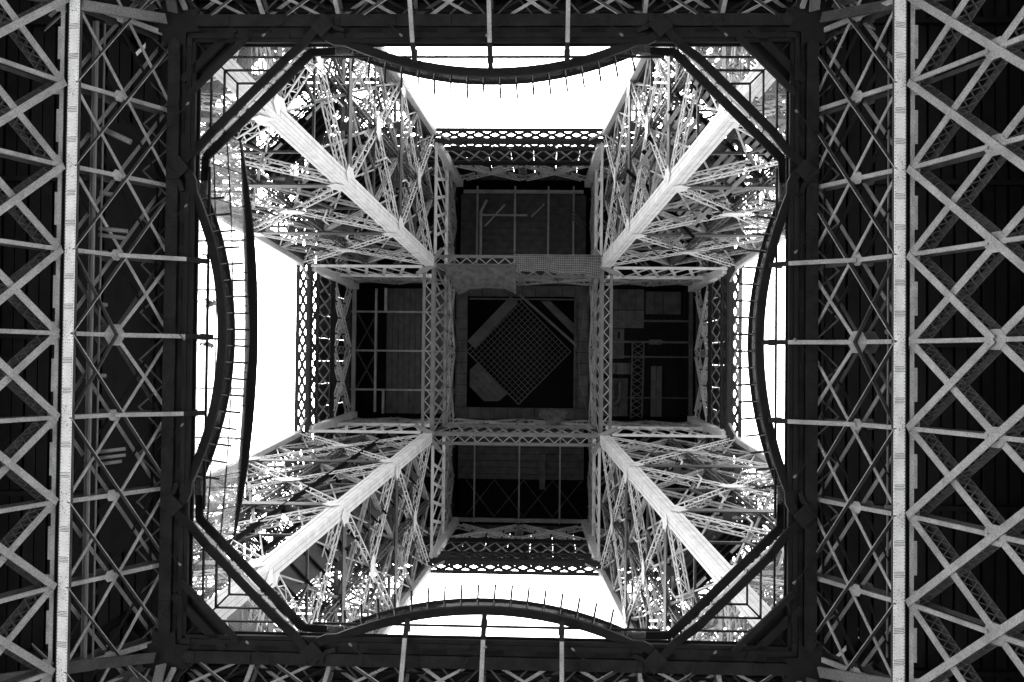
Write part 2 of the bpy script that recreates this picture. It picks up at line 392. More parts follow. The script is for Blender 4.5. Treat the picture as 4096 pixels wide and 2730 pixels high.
def beam_along(ax, c, lo, hi):
    """point maker for a girder: ax 'x' runs along x at y=c"""
    if ax == 'x': return lambda s, t, z: V((s, c + t, z))
    return lambda s, t, z: V((c + t, s, z))
def make_girder(label, ax, c, out, lo, hi, group, width=1.3, end=False, mat=None, face=True):
    """box girder: flat latticed bottom of given width running outwards, latticed web on the inner side, braced tier above"""
    mat = mat or M_GIRD
    P = beam_along(ax, c, lo, hi)
    t = thing('lattice_girder', P((lo+hi)/2, 0, ZB), label, 'girder', group)
    dirv = V((1, 0, 0)) if ax == 'x' else V((0, 1, 0)); nv = V((0, 1, 0)) if ax == 'x' else V((1, 0, 0))
    if width > 0:
        for off in (.18, width - .18):
            MB().bar(P(lo, out*off, ZB), P(hi, out*off, ZB), nv, .36, .16).build('bottom_chord', mat, t)
        if end:
            MB().bar(P(lo, out*(width-.15), ZB-.1), P(hi, out*(width-.15), ZB-.1), nv, .46, .06).build('bottom_plate', mat, t)
        lattice(t, P(lo, out*.36, ZB), P(hi, out*.36, ZB), nv*out*(width-.72), 1.95 if end else 1.5, 1.95 if end else .75, .34 if end else .1, (0, 0, 1), mat if end else M_IRON, 'bottom_lacing')
    # inner web
    MB().bar(P(lo, .0, ZB+.25), P(hi, .0, ZB+.25), nv, .3, .5).build('lower_angle', mat, t)
    MB().bar(P(lo, .0, ZG), P(hi, .0, ZG), nv, .4, .7).build('top_chord', mat, t)
    if not end: lattice(t, P(lo, 0, ZB+.4), P(hi, 0, ZB+.4), V((0, 0, ZG-ZB-.7)), *((1.8, 1.8, .3) if width > 0 else (2.3, 2.3, .4)), nv, M_IRON if width > 0 else mat)
    else:
        # two tiers of lattice on the inner web and on the outer one, so that daylight shows as rows of lozenges
        MB().bar(P(lo, 0, ZB+.8), P(hi, 0, ZB+.8), nv, .12, 1.5).build('lower_plate', mat, t)
        MB().bar(P(lo, 0, ZB+4.6), P(hi, 0, ZB+4.6), nv, .2, .5).build('middle_chord', mat, t)
        MB().bar(P(lo, 0, ZG-1.0), P(hi, 0, ZG-1.0), nv, .12, 1.6).build('upper_plate', mat, t)
        lattice(t, P(lo, 0, ZB+1.4), P(hi, 0, ZB+1.4), V((0, 0, 3.1)), 1.95, 1.95, .5, nv, mat)
        lattice(t, P(lo, 0, ZB+4.8), P(hi, 0, ZB+4.8), V((0, 0, 6.6)), 1.95, 1.95, .26, nv, M_GIRD)
        MB().bar(P(lo, out*width, ZB+5.3), P(hi, out*width, ZB+5.3), nv, .2, .5).build('outer_chord', mat, t)
        lattice(t, P(lo, out*width, ZB+5.6), P(hi, out*width, ZB+5.6), V((0, 0, 5.2)), 3.9, 3.9, .22, nv, mat, 'outer_lattice_bar')
        n_ = int((hi-lo)/3)
        for j in range(n_):
            MB().bar(P(lin(lo, hi, j/n_)+.01, out*(width+.3), 128.2), P(lin(lo, hi, (j+1)/n_)-.01, out*(width+.3), 128.2), nv, .1, 6.6).build('gallery_panel', M_SLAT, t)
            MB().bar(P(lin(lo, hi, j/n_)+.02, out*(width+.3), 137.5), P(lin(lo, hi, (j+1)/n_)-.02, out*(width+.3), 137.5), nv, .1, 11.9 - .5*(j % 5 == 1)).build('gallery_panel', M_SLAT, t)
    # upper tier: laced X bracing in two bays up to the deck
    k = 2 if not end else 6; Ls = (hi-lo)/k
    for j in range(k):
        a, b = lo + Ls*j, lo + Ls*(j+1)
        for p, q in ((P(a+.2, 0, ZG+.3), P(b-.2, 0, ZD-.6)), (P(b-.2, 0, ZG+.3), P(a+.2, 0, ZD-.6))):
            MB().laced(p, q, nv, .5, .9, 1.3, .16, .09).build('upper_brace', M_PALE if end else M_IRON, t)
        for s in (.25, .5, .75):
            MB().bar(P(lin(a, b, s), 0, ZG+.2), P(lin(a, b, s), 0, ZD-.5), nv, .18, .18).build('upper_post', mat, t)
    MB().laced(P((lo+hi)/2, 0, ZG+.3), P((lo+hi)/2, 0, ZD-.6), nv, .7, .9, 1.1, .14, .1).build('middle_post', M_IRON, t)
    MB().bar(P(lo, out*.2, ZD-.4), P(hi, out*.2, ZD-.4), nv, .7, .8).build('deck_edge', M_SLAT, t)
    return t
CG = 'lattice girders round the central square'; EG = 'end girders of the cross arms'; SG = 'side girders of the cross arms'
w1 = W2 - 1.3
for ax, sgn, nm in (('x', -1, 'upper'), ('x', 1, 'lower'), ('y', -1, 'left'), ('y', 1, 'right')):
    make_girder({'upper': 'laced girder on the top side of the dark central square, half hidden by hanging nets',
                 'lower': 'laced girder on the bottom side of the dark central square',
                 'left': 'laced girder on the left side of the dark central square',
                 'right': 'laced girder on the right side of the dark central square'}[nm], ax, sgn*G, sgn, -G, G, CG, 1.4, False, M_CENT)
    make_girder({'upper': 'dark end girder with daylight lozenges closing the top arm of the cross',
                 'lower': 'dark end girder with daylight lozenges closing the bottom arm of the cross',
                 'left': 'dark end girder with daylight lozenges closing the left arm of the cross',
                 'right': 'dark end girder with daylight lozenges closing the right arm of the cross'}[nm], ax, sgn*w1, sgn, -W2+.1*(ax == 'y'), W2-.1*(ax == 'y'), EG, 1.5, True, M_ENDG)
    for s2, e2 in ((-1, 'left' if ax == 'x' else 'upper'), (1, 'right' if ax == 'x' else 'lower')):
        lo, hi = sorted((sgn*(G+1.5), sgn*w1))
        arm = {'upper': 'top', 'lower': 'bottom', 'left': 'left', 'right': 'right'}[nm]
        make_girder(f'pale latticed girder along the {e2} side of the {arm} arm of the cross', 'y' if ax == 'x' else 'x', s2*G, s2, lo, hi, SG, 0.0, False, M_PALE)
# corner plates across the central square and lit corner posts in the arms
for sx in (-1, 1):
    for sy in (-1, 1):
        nm = ('upper' if sy < 0 else 'lower') + ' ' + ('left' if sx < 0 else 'right')
        t = thing('corner_stay', (sx*G, sy*G, ZB - .3), f'dark diagonal stay plate at the {nm} corner of the central square', 'stay plate', 'stays at the corners of the central square')
        MB().bar((sx*(G-.9), sy*(G+2.1), ZB-.25), (sx*(G+.4), sy*(G+.4), ZB-.25), (1, -sx*sy*-1, 0), .5, .08).build('stay_arm', M_GIRD, t)
        MB().bar((sx*(G+2.1), sy*(G-.9), ZB-.31), (sx*(G-.2), sy*(G+.2), ZB-.31), (1, 1, 0), .5, .08).build('stay_arm', M_GIRD, t)
        for ex, ey in ((w1-.2, G-.1), (G-.1, w1-.2)):
            p = thing('corner_post', (sx*ex, sy*ey, ZB), f'pale inclined post at the outer corner of the {"left" if sx<0 else "right"} arm, {"upper" if sy<0 else "lower"} side' if ex > ey else f'pale inclined post at the outer corner of the {"top" if sy<0 else "bottom"} arm, {"left" if sx<0 else "right"} side', 'post', 'posts at the outer corners of the cross arms')
            MB().bar((sx*ex, sy*ey, ZB+.5), (sx*(ex-.6), sy*(ey-.5), ZD), (1, 0, 0), .9, .9).build('post_box', M_PALE, p)
            tri = MB().plate([(sx*(w1+1.1), sy*(G), ZB-.2), (sx*(w1+.8), sy*G, ZB-.2), (sx*w1, sy*(G-1.6), ZB-.2), (sx*(w1+.3), sy*(G-1.6), ZB-.2)] if ex > ey else
                             [(sx*G, sy*(w1+1.1), ZB-.2), (sx*G, sy*(w1+.8), ZB-.2), (sx*(G-1.6), sy*w1, ZB-.2), (sx*(G-1.6), sy*(w1+.3), ZB-.2)], (0, 0, 1), .06)
            tri.build('corner_plate', M_IRON, p)

# slab of the upper platform over everything, and its bays above the pillars
ud = thing('upper_slab', (0, 0, 143.6), 'black slab closing the upper platform above all its bays', 'slab'); ud['kind'] = 'structure'
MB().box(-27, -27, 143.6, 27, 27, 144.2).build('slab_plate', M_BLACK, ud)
for sx in (-1, 1):
    for sy in (-1, 1):
        nm = ('upper' if sy < 0 else 'lower') + ' ' + ('left' if sx < 0 else 'right')
        t = thing('corner_bay', (sx*18, sy*18, ZD), f'dark deck bay of the upper platform over the {nm} pillar', 'deck', 'deck bays over the pillars'); 
        for j in range(8):
            a, b = lin(9.4, 26.2, j/8), lin(9.4, 26.2, (j+1)/8) - .1
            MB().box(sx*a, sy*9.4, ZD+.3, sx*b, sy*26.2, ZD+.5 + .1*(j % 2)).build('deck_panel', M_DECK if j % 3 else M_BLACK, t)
        for a in (13.6, 17.8, 22):
            MB().bar((sx*9.5, sy*a, ZD-.1), (sx*26, sy*a, ZD-.1), (0, 1, 0), .4, .6).build('joist', M_SLAT, t)
        for z in (ZB+.4, ZG):
            for p, q in (((9.9, 9.9), (26, 26)), ((26, 9.9), (9.9, 26)), ((9.9, 18), (18, 9.9)), ((18, 9.9), (26, 18)), ((26, 18), (18, 26)), ((18, 26), (9.9, 18))):
                MB().laced((sx*p[0], sy*p[1], z), (sx*q[0], sy*q[1], z), (0, 0, 1), .5, .5, 1.3, .12, .08).build('plan_brace', M_MIDG, t)
        for p in ((26, 26), (26, 18), (18, 26)):
            MB().bar((sx*p[0], sy*p[1], ZB), (sx*p[0], sy*p[1], ZD), (1, 0, 0), .6, .6).build('head_post', M_MIDG, t)

# ------------------------------------------------------------------ upper platform: deck undersides
def deck_bay(name, label, x0, y0, x1, y1, z, along, s0, s1, pitch, mat):
    t = thing('deck_bay', ((x0+x1)/2, (y0+y1)/2, z), label, 'deck', 'deck bays of the upper platform')
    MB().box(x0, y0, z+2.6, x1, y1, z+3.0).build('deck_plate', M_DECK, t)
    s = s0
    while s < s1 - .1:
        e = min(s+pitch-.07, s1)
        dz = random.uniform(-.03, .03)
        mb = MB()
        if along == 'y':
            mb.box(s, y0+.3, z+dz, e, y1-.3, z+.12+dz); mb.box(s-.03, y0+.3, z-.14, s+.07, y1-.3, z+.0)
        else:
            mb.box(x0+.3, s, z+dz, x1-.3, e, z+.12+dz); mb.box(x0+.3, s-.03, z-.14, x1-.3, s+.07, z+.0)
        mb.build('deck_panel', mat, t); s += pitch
    return t
def joist(t, p, q, w=.3, h=.5, mat=None):
    p, q = V(p), V(q); d = q - p
    MB().bar(p, q, (0, 1, 0) if abs(d.x) > abs(d.y) else (1, 0, 0), w, h).build('joist', mat or M_GIRD, t)
zd = ZD
tL = deck_bay('left', 'left deck bay with ribbed sheets inboard and an open dark strip outboard', -24.9, -9.3, -9.9, 9.3, zd, 'y', -19.5, -9.9, .82, M_SLAT)
for y in (-5.6, 0, 5.6): joist(tL, (-24.6, y, zd-.4), (-10, y, zd-.4), .25, .3)
joist(tL, (-21.0, -8.9, zd-.5), (-21.0, 8.8, zd-.5), .3); joist(tL, (-19.6, -9, zd-.6), (-19.6, -5.5, zd-.6), .4); joist(tL, (-19.8, 5.5, zd-.6), (-19.8, 9, zd-.6), .35)
joist(tL, (-24.2, -9, zd-.3), (-24.2, 9, zd-.3), .55, .5, M_GIRD)
for a, b in (((-24, -5.4), (-21.2, -.2)), ((-24, -.2), (-21.2, -5.4)), ((-24, .2), (-21.2, 5.4)), ((-24, 5.4), (-21.2, .2))): MB().bar((*a, zd+1.2), (*b, zd+1.2), (0, 0, 1), .2, .2).build('wind_brace', M_SLAT, tL)
tT = deck_bay('top', 'top deck bay with ribbed sheets and pipe frames hanging below', -9.3, -24.9, 9.3, -9.9, zd, 'x', -22.6, -9.9, .95, M_SLAT)
for x in (-6.6, -1.2, 3.6, 7.2): joist(tT, (x, -23.8, zd-.4), (x, -10, zd-.4), .28, .3)
joist(tT, (-8.6, -23.0, zd-.3), (8.6, -23.0, zd-.3), .5)
tB = deck_bay('bottom', 'bottom deck bay with ribbed sheets inboard and a black void outboard', -9.3, 9.9, 9.3, 24.9, zd, 'x', 9.9, 18.2, .95, M_SLAT)
for x in (-6.6, -.2, 5.6): joist(tB, (x, 10, zd-.4), (x, 24.4, zd-.4), .22, .3)
joist(tB, (-9, 24.0, zd-.3), (9, 24.0, zd-.3), .55)
MB().bar((3.1, 14.4, zd-1.2), (3.1, 19.4, zd-1.2), (1, 0, 0), .8, .5).build('duct', M_SLAT, tB)
for s in range(4):
    x = -8 + s*4.2; MB().bar((x, 18.5, zd+1.4), (x+4.2, 23.8, zd+1.4), (0, 0, 1), .16, .16).build('wind_brace', M_SLAT, tB); MB().bar((x+4.2, 18.5, zd+1.6), (x, 23.8, zd+1.6), (0, 0, 1), .16, .16).build('wind_brace', M_SLAT, tB)
tR = deck_bay('right', 'right deck bay with mixed panels, a lattice beam and ducts below it', 9.9, -9.3, 24.9, 9.3, zd, 'y', 9.9, 24.0, .95, M_DECK)
for (x0, y0, x1, y1, m, dz) in ((10, -9.1, 17.4, -6.2, M_RIB, .5), (10, -6.1, 17.4, -3.6, M_SLAT, .3), (10, -3.5, 14.6, 0.8, M_RIB, .5), (10, 1.4, 15.8, 3.0, M_SLAT, .4), (17.6, -8.8, 22.6, -5.6, M_RIB, .4), (18.4, 1.8, 20.0, 9.0, M_SLAT, .4), (10, 3.6, 15.2, 9.0, M_RIB, .35)):
    n = max(2, int((x1-x0)/1.1))
    for j in range(n):
        a = lin(x0, x1, j/n); b = lin(x0, x1, (j+1)/n) - .06
        MB().box(a, y0, zd-dz-random.uniform(0, .1), b, y1, zd-dz+.14).build('cladding_panel', m, tR)
for y, w in ((-4.6, .28), (-1.6, .3), (.5, .22), (6.3, .16)): joist(tR, (10.2, y, zd-1.0), (24.3, y, zd-1.0), w, .3, M_SLAT)
for y in (-1.6,): MB().box(18.0, y-.35, zd-1.4, 19.8, y+.35, zd-1.1).build('junction_box', M_SLAT, tR)
joist(tR, (24.0, -9, zd-.4), (24.0, 9, zd-.4), .55, .5, M_SLAT)
MB().laced((16.5, -1.5, zd-1.1), (16.3, 9.2, zd-1.1), (1, 0, 0), 1.6, .4, .9, .16, .1).build('lattice_beam', M_SLAT, tR)
MB().tube([(10.2, 7.2, zd-1.3), (13.2, 7.2, zd-1.3), (13.7, 6.9, zd-1.3), (13.9, 6.4, zd-1.3), (13.9, 4.2, zd-1.3)], .24).build('duct', M_SLAT, tR)
MB().tube([(10.2, 6.6, zd-1.3), (12.6, 6.6, zd-1.3), (13.0, 6.2, zd-1.3), (13.0, 5.2, zd-1.3)], .16).build('duct', M_SLAT, tR)
MB().box(13.2, -3.2, zd-.62, 14.4, -1.9, zd-.5).build('hatch', M_SLAT, tR); MB().box(13.65, -3.0, zd-.66, 13.95, -2.1, zd-.6).build('hatch_slot', M_BLACK, tR)
# pipes and hoses below the top bay
def pipe(label, pts, r, mat, cat='pipe', group=None, name='service_pipe'):
    o = MB().tube(pts, r).build(name, mat); return tag(o, label, cat, group)
pipe('bent pipe frame hanging below the top deck bay near its left edge', [(-6.0, -13.5, zd-1.6), (-6.0, -20.0, zd-1.6), (-5.2, -21.6, zd-1.6)], .2, M_GIRD)
pipe('long level pipe crossing below the top deck bay', [(-6.2, -19.4, zd-1.9), (.6, -19.4, zd-1.9)], .15, M_GIRD)
pipe('slanting thin pipe rising to the right below the top deck bay', [(-5.4, -17.8, zd-1.9), (-2.6, -20.9, zd-1.9)], .12, M_GIRD)
pipe('second slanting thin pipe nearer the middle of the top deck bay', [(1.2, -19.2, zd-1.9), (3.0, -21.0, zd-1.9)], .12, M_GIRD)
for j in range(3):
    pipe(('outermost', 'middle', 'innermost')[j] + ' of three curved hoses bending towards the corner of the top deck bay', [(4.6+.3*j, -19.9-.25*j, zd-1.6), (5.8+.3*j, -19.9-.3*j, zd-1.6), (7.0+.3*j, -19.0-.25*j, zd-1.6), (8.4+.3*j, -17.6-.2*j, zd-1.6)], .09, M_MIDG, 'hose', 'hoses in the corner of the top deck bay', 'service_hose')

# centre of the upper platform: lozenge grille over a shaft
tC = thing('shaft_ceiling', (0, 0, ZD), 'dark frame and plates roofing the central shaft of the upper platform', 'ceiling')
MB().box(-9.9, -9.9, ZD+5.0, 9.9, 9.9, ZD+5.3).build('deck_plate', M_DECK, tC)
for (x0, y0, x1, y1) in ((-9.6, -9.6, 9.6, -8.0), (-9.6, 8.0, 9.6, 9.6), (-9.6, -8.0, -7.9, 8.0), (7.5, -8.0, 9.6, 8.0)):
    n = 10
    for j in range(n):
        if x1-x0 > y1-y0: MB().box(lin(x0, x1, j/n), y0, ZD+.3, lin(x0, x1, (j+1)/n)-.06, y1, ZD+.5).build('soffit_panel', M_SLAT, tC)
        else: MB().box(x0, lin(y0, y1, j/n), ZD+.3, x1, lin(y0, y1, (j+1)/n)-.06, ZD+.5).build('soffit_panel', M_SLAT, tC)
MB().bar((-7.4, -1.0, ZD+1.0), (-1.2, -7.6, ZD+1.0), (1, 1, 0), 1.5, .5).build('slanting_beam', M_SLAT, tC)
MB().bar((-.4, -8.2, ZD-.3), (7.8, -1.0, ZD-.3), (1, -1, 0), .35, .5).build('slanting_beam', M_MIDG, tC)
MB().plate([(2.6, -7.4, ZD+.6), (4.0, -7.4, ZD+.6), (7.4, -4.2, ZD+.6), (7.4, -2.6, ZD+.6)], (0, 0, 1), .2).build('infill_plate', M_SLAT, tC)
for x in (7.55,): MB().bar((x, -7.6, ZD-.1), (x, 8.0, ZD-.1), (1, 0, 0), .22, .4).build('shaft_beam', M_SLAT, tC)
MB().bar((-7.6, -7.6, ZD-.1), (7.6, -7.6, ZD-.1), (0, 1, 0), .2, .4).build('shaft_beam', M_SLAT, tC)
def clip(poly, n, c):
    out = []
    for (a, b) in zip(poly, poly[1:] + poly[:1]):
        da, db = a[0]*n[0]+a[1]*n[1]-c, b[0]*n[0]+b[1]*n[1]-c
        if da >= 0: out.append(a)
        if da*db < 0: f = da/(da-db); out.append((a[0]+(b[0]-a[0])*f, a[1]+(b[1]-a[1])*f))
    return out
OCT = [(-7.5, 2.6), (-6.4, 1.6), (-2.0, 6.0), (-3.3, 7.1), (-5.4, 7.1), (-7.5, 5.0)]
for j in range(7):
    s0 = 4.6 + j*1.15                        # strips run down to the right, counted across them
    pc = clip(clip(OCT, (-1, 1), s0), (1, -1), -(s0 + 1.09))
    if len(pc) > 2: MB().plate([(x, y, ZD+.4) for x, y in pc], (0, 0, 1), .15).build('striped_plate', M_SLAT, tC)
gr = thing('shaft_grille', (-.5, -.1, ZD+1.0), 'square grille of crossing bars set as a lozenge in the central shaft', 'grille')
c = V((-.5, -.1, ZD+1.0)); HD = 5.35
d1, d2 = V((1, -1.03, 0)).normalized(), V((1, 1, 0)).normalized()
for i in range(18):
    s = lin(-HD, HD, i/17); w_ = .07 if 0 < i < 17 else .13
    MB().bar(c + d2*s - d1*HD, c + d2*s + d1*HD, d2, w_, .12).build('grille_bar', M_MIDG, gr)
    MB().bar(c + d1*s - d2*HD + V((0, 0, .09)), c + d1*s + d2*HD + V((0, 0, .09)), d1, w_, .12).build('grille_bar', M_MIDG, gr)
MB().plate([c + d1*HD - V((0, 0, -.8)), c + d2*HD + V((0, 0, .8)), c - d1*HD + V((0, 0, .8)), c - d2*HD + V((0, 0, .8))], (0, 0, 1), .1).build('backing_plate', M_BLACK, gr)

# hanging nets
def net_mat():
    m = bpy.data.materials.new('debris_net'); m.use_nodes = True; n, l = m.node_tree.nodes, m.node_tree.links
    b = n['Principled BSDF']; b.inputs['Roughness'].default_value = .9
    tc = n.new('ShaderNodeTexCoord'); ns = n.new('ShaderNodeTexNoise'); ns.inputs['Scale'].default_value = 1.6; ns.inputs['Detail'].default_value = 6
    cr = n.new('ShaderNodeMapRange'); cr.inputs[1].default_value = .35; cr.inputs[2].default_value = .65; cr.inputs[3].default_value = .07; cr.inputs[4].default_value = .13
    l.new(tc.outputs['Object'], ns.inputs['Vector']); l.new(ns.outputs['Fac'], cr.inputs[0]); l.new(cr.outputs[0], b.inputs['Base Color']); return m
M_NET = net_mat()
def sheet(name, label, fn, nu, nv):
    mb = MB()
    for j in range(nv+1):
        for i in range(nu+1): mb.v.append(V(fn(i/nu, j/nv)))
    for j in range(nv):
        for i in range(nu):
            a = j*(nu+1)+i; mb.f.append((a, a+1, a+nu+2, a+nu+1))
    o = mb.build(name, M_NET); md = o.modifiers.new('s', 'SOLIDIFY'); md.thickness = .03
    for p in o.data.polygons: p.use_smooth = True
    return tag(o, label, 'net')
def drape(u, v):
    x = lin(-9.6, -.2, u); K = ((0, .1), (.06, 1.2), (.14, 2.6), (.2, 3.3), (.27, 3.1), (.36, 2.65), (.6, 2.5), (.85, 2.6), (.93, 2.9), (1, 3.2))
    for (a, b), (c_, d) in zip(K[:-1], K[1:]):
        if a <= u <= c_: f = (u-a)/(c_-a); sag = b + (d-b)*f*f*(3-2*f); break
    return (x + v*.7*(1-u), -10.0 + v*sag, 113.4 + 2.4*v*v + .22*math.sin(u*26+v*3)*v*(1-v*.5))
sheet('debris_net', 'ragged grey debris net sagging from the top girder into the central square', drape, 60, 14)
def flat(u, v): return (lin(-.3, 9.7, u), -11.3 + v*(1.75 + .75*u + .12*math.sin(u*14)), 113.5 - .12*math.sin(v*6+u*9) - .0*v)
sheet('debris_net', 'flat square-meshed net tied under the top girder, right half', flat, 40, 8)
# the meshes of the flat net: cords in two directions
cd = MB()
for i in range(41):
    u = i/40; cd.tube([V(flat(u, v/5)) - V((0, 0, .06)) for v in range(6)], .022, 4)
for j in range(9):
    v = j/8; cd.tube([V(flat(u/20, v)) - V((0, 0, .07)) for u in range(21)], .022, 4)
netcords = cd.build('net_cord', M_IRON); tag(netcords, 'pale cords of the square-meshed net under the top girder', 'cord')
def rope(label, pts, r=.035): tag(MB().tube(pts, r, 5).build('hanging_rope', M_MIDG), label, 'rope', 'ropes slung inside the central square')
rope('slack rope hanging along the left side of the central square', [(-9.4, -9.4, 113.8), (-8.6, -7.5, 116), (-8.0, -4, 120), (-7.6, 0, 124), (-7.8, 4, 122), (-8.6, 8, 118)])
rope('slack rope across the foot of the central square', [(-8.6, 7.0, 122), (-6.2, 8.4, 124), (-2, 9.2, 124), (3, 8.4, 122), (8.6, 8.9, 120)])
rope('slack rope along the right side of the central square', [(9.0, -8.6, 118), (8.2, -5, 122), (7.7, 1, 126), (8.0, 5, 124), (9.0, 8.8, 118)])
tarp = sheet('folded_tarpaulin', 'crumpled pale tarpaulin lying on the bottom edge of the central square', lambda u, v: (lin(2.6, 6.4, u), 7.8 + v*1.9*math.sin(math.pi*(.15+.7*u)), 130 + .5*math.sin(u*9)*math.cos(v*7) - .4*v), 18, 10)
tarp['category'] = 'tarpaulin'

# ------------------------------------------------------------------ first platform: inclined side girders
PITCH = 4.53
def xw(z): return 22.0 - (z-51.0)*.52 if z > 51 else 22.25 - (z-51.0)*.345
NI_U = V((-1, 0, -.52)).normalized(); NI_L = V((-1, 0, -.345)).normalized()   # inward normals of the upper and lower web
YH = V((0, 1, 0))
def make_side():
    t = thing('side_girder', (22.0, 0, 51.0), 'pale inclined lattice girder with riveted chord at the right of the photo', 'girder', 'inclined lattice girders below the first platform')
    U = lambda y, z, n=0: V((xw(z), y, z)) - NI_U*n      # n > 0: farther behind the web
    Lw = lambda y, z, n=0: V((xw(z), y, z)) - NI_L*n
    ze, zt, zg, zb, zgl = 51.0, 57.2, 53.65, 39.8, 45.4
    yl = 4*PITCH + 3.0
    # chord: wide plate facing the camera, deep web, outer flange, cover plates
    MB().bar((21.93, -yl, 51.0), (21.93, yl, 51.0), (-.5, 0, 1) if False else (1, 0, .25), .64, .05).build('chord_plate', M_PALE, t)
    MB().bar((22.27, -yl, 51.4), (22.27, yl, 51.4), (1, 0, 0), .05, .7).build('chord_web', M_FAR, t)
    MB().bar((21.63, -yl, 51.1), (21.63, yl, 51.1), (1, 0, 0), .04, .3).build('chord_web', M_FAR, t)
    MB().bar((22.62, -yl, 51.12), (22.62, yl, 51.12), (1, 0, .1), .22, .05).build('chord_flange', M_WEB, t)
    MB().bar((22.40, -yl, 51.3), (22.40, yl, 51.3), (1, 0, 0), .22, .05).build('gap_shade_strip', M_BLACK, t)  # black strip painting the shade in the gap beside the plate
    cv = MB(); rv = MB()
    nrm = V((.25, 0, -1)).normalized()
    def rivet(x, y):
        p = V((x, y, 51.0 + (x-21.93)*.25 - .026)); i = len(rv.v); r = .026
        ring = [p + V((r*math.cos(a*math.pi/3), r*math.sin(a*math.pi/3), 0)) for a in range(6)]
        rv.v.extend(ring + [p + nrm*.03]); rv.f.extend([(i+(a+1) % 6, i+a, i+6) for a in range(6)])
    for k in range(-4, 5):
        y = k*PITCH
        for dy in (-1.45, 1.45):
            for r in range(4):
                for cc in range(9): rivet(21.68 + cc*.062, y + dy + (r-1.5)*.085)
        for q in range(26):
            yy = y - PITCH/2 + PITCH*q/26
            rivet(21.65, yy); rivet(22.21, yy)
        for q in range(16): rivet(random.uniform(21.72, 22.15), y + random.uniform(-.7, .7))
        w_ = MB().box(22.52, y-.62, 51.0, 22.98, y+.62, 51.05); w_.build('node_plate', M_WEB, t)
        for dy in (-1.5, 1.5): MB().box(22.76, y+dy*1.25-.5, 51.25, 22.95, y+dy*1.25+.5, 51.3).build('batten', M_WEB, t)
    rv.build('rivet_heads', M_BLACK, t, 'stuff')
    for k in range(-5, 6):
        y = k*PITCH; heavy = False; sgn = 1 if k <= 0 else -1
        zt_k = zt
        wS = .23
        if abs(k) < 5:
            if abs(k) == 4: wS = .28
            # upper web, near and far layer: horizontal strut in the plane of the web
            if heavy or abs(k) > 1: MB().bar(U(y, ze+.15, .02), U(y, zt, .02), YH, wS, .16).build('strut', M_WEB, t)
            else:
                MB().bar(U(y, ze+.15, .02), U(y, zg-.18, .02), YH, wS, .16).build('strut', M_WEB, t)
                MB().bar(U(y, zg+.05, -.06), V((17.35, y, 55.7)), YH, .24, .2).build('tie', M_WEB, t)
                MB().bar(V((17.37, y, 55.7)), V((16.12 + abs(k)*.45, y, 56.9)), YH, .3, .2).build('tie_end', M_RAIL, t)  # dark paint on this length stands for its silhouette against the sky
                MB().box(16.75 + abs(k)*.45, y-.19, 56.5, 16.45 + abs(k)*.45, y+.19, 56.8).build('tie_shoe', M_RAIL, t)
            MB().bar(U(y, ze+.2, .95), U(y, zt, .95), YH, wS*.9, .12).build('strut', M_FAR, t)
            if not heavy:
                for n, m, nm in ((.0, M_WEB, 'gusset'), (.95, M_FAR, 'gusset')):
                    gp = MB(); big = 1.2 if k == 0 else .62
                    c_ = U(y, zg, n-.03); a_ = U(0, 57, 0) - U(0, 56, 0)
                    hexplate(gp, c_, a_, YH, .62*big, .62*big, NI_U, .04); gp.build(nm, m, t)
        for dirn in (1, -1):
            # a diagonal from the chord two bays over, through this strut's gusset, to the edge beam
            k0, k1 = k + dirn, k - dirn
            if abs(k0) > 5 and abs(k1) > 5: continue
            up_half = k < 0 or (k == 0 and dirn == 1)
            fin = (dirn == 1) == (k < 0) if k != 0 else False
            y0, y1 = k0*PITCH, k1*PITCH
            def seg(p, q, n):
                return lin(y0, y1, p), lin(y0, y1, q)
            if fin:
                p, q = U(y0, ze+.05, -.26), U(y1, zt, -.16)
                f_ = MB().bar(p, q, NI_U, .28, .06).build('fin_brace', M_FAR, t)
                MB().bar(p + NI_U*.15, q + NI_U*.15, NI_U.cross(q-p), .045, .02).build('lit_edge', M_WEB, f_)  # paler strip paints the lit front edge of the dark fin
                p, q = U(y0, ze+.15, .95), U(y1, zt, .95)
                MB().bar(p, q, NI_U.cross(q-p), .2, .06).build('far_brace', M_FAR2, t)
            elif k != 0:
                p, q = U(y0, ze+.15, .06), U(y1, zt, .06)
                MB().bar(p, q, NI_U.cross(q-p), .17, .06).build('brace', M_WEB, t)
                MB().bar(p - NI_U*.82, q - NI_U*.82, NI_U, .2, .06).build('far_fin', M_RING, t)  # far layer painted dark in place of the shade around it
            else:
                # centre bay: four half diagonals meeting at the big gusset
                p, m_, q = U(y0, ze+.1, -.05), U(0, zg, -.05), U(y1, zt, .06)
                MB().bar(p - NI_U*-.16, m_ - NI_U*-.16, NI_U, .26, .07).build('fin_brace', M_FAR, t)
                MB().bar(m_, q, NI_U.cross(q-m_), .20, .06).build('brace', M_WEB, t)
                p, q = U(y0, ze+.1, .95), U(y1, zt, .95)
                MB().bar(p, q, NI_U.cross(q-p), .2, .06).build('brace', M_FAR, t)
        # lower web: box braces, front plate, laced sides, back plate
        MB().bar(Lw(y, ze-.2, .1), Lw(y, zgl+.35, .1), YH, .22, .14).build('strut', M_WEB, t)
        MB().bar(Lw(y, zgl-.35, .1), Lw(y, zb, .1), YH, .22, .14).build('strut', M_WEB, t)
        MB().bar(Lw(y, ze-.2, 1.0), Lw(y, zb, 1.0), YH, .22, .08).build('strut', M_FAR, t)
        gp = MB(); hexplate(gp, Lw(y, zgl, .12), Lw(0, 46) - Lw(0, 45), YH, .75, .6, NI_L, .05); gp.build('gusset', M_WEB, t)
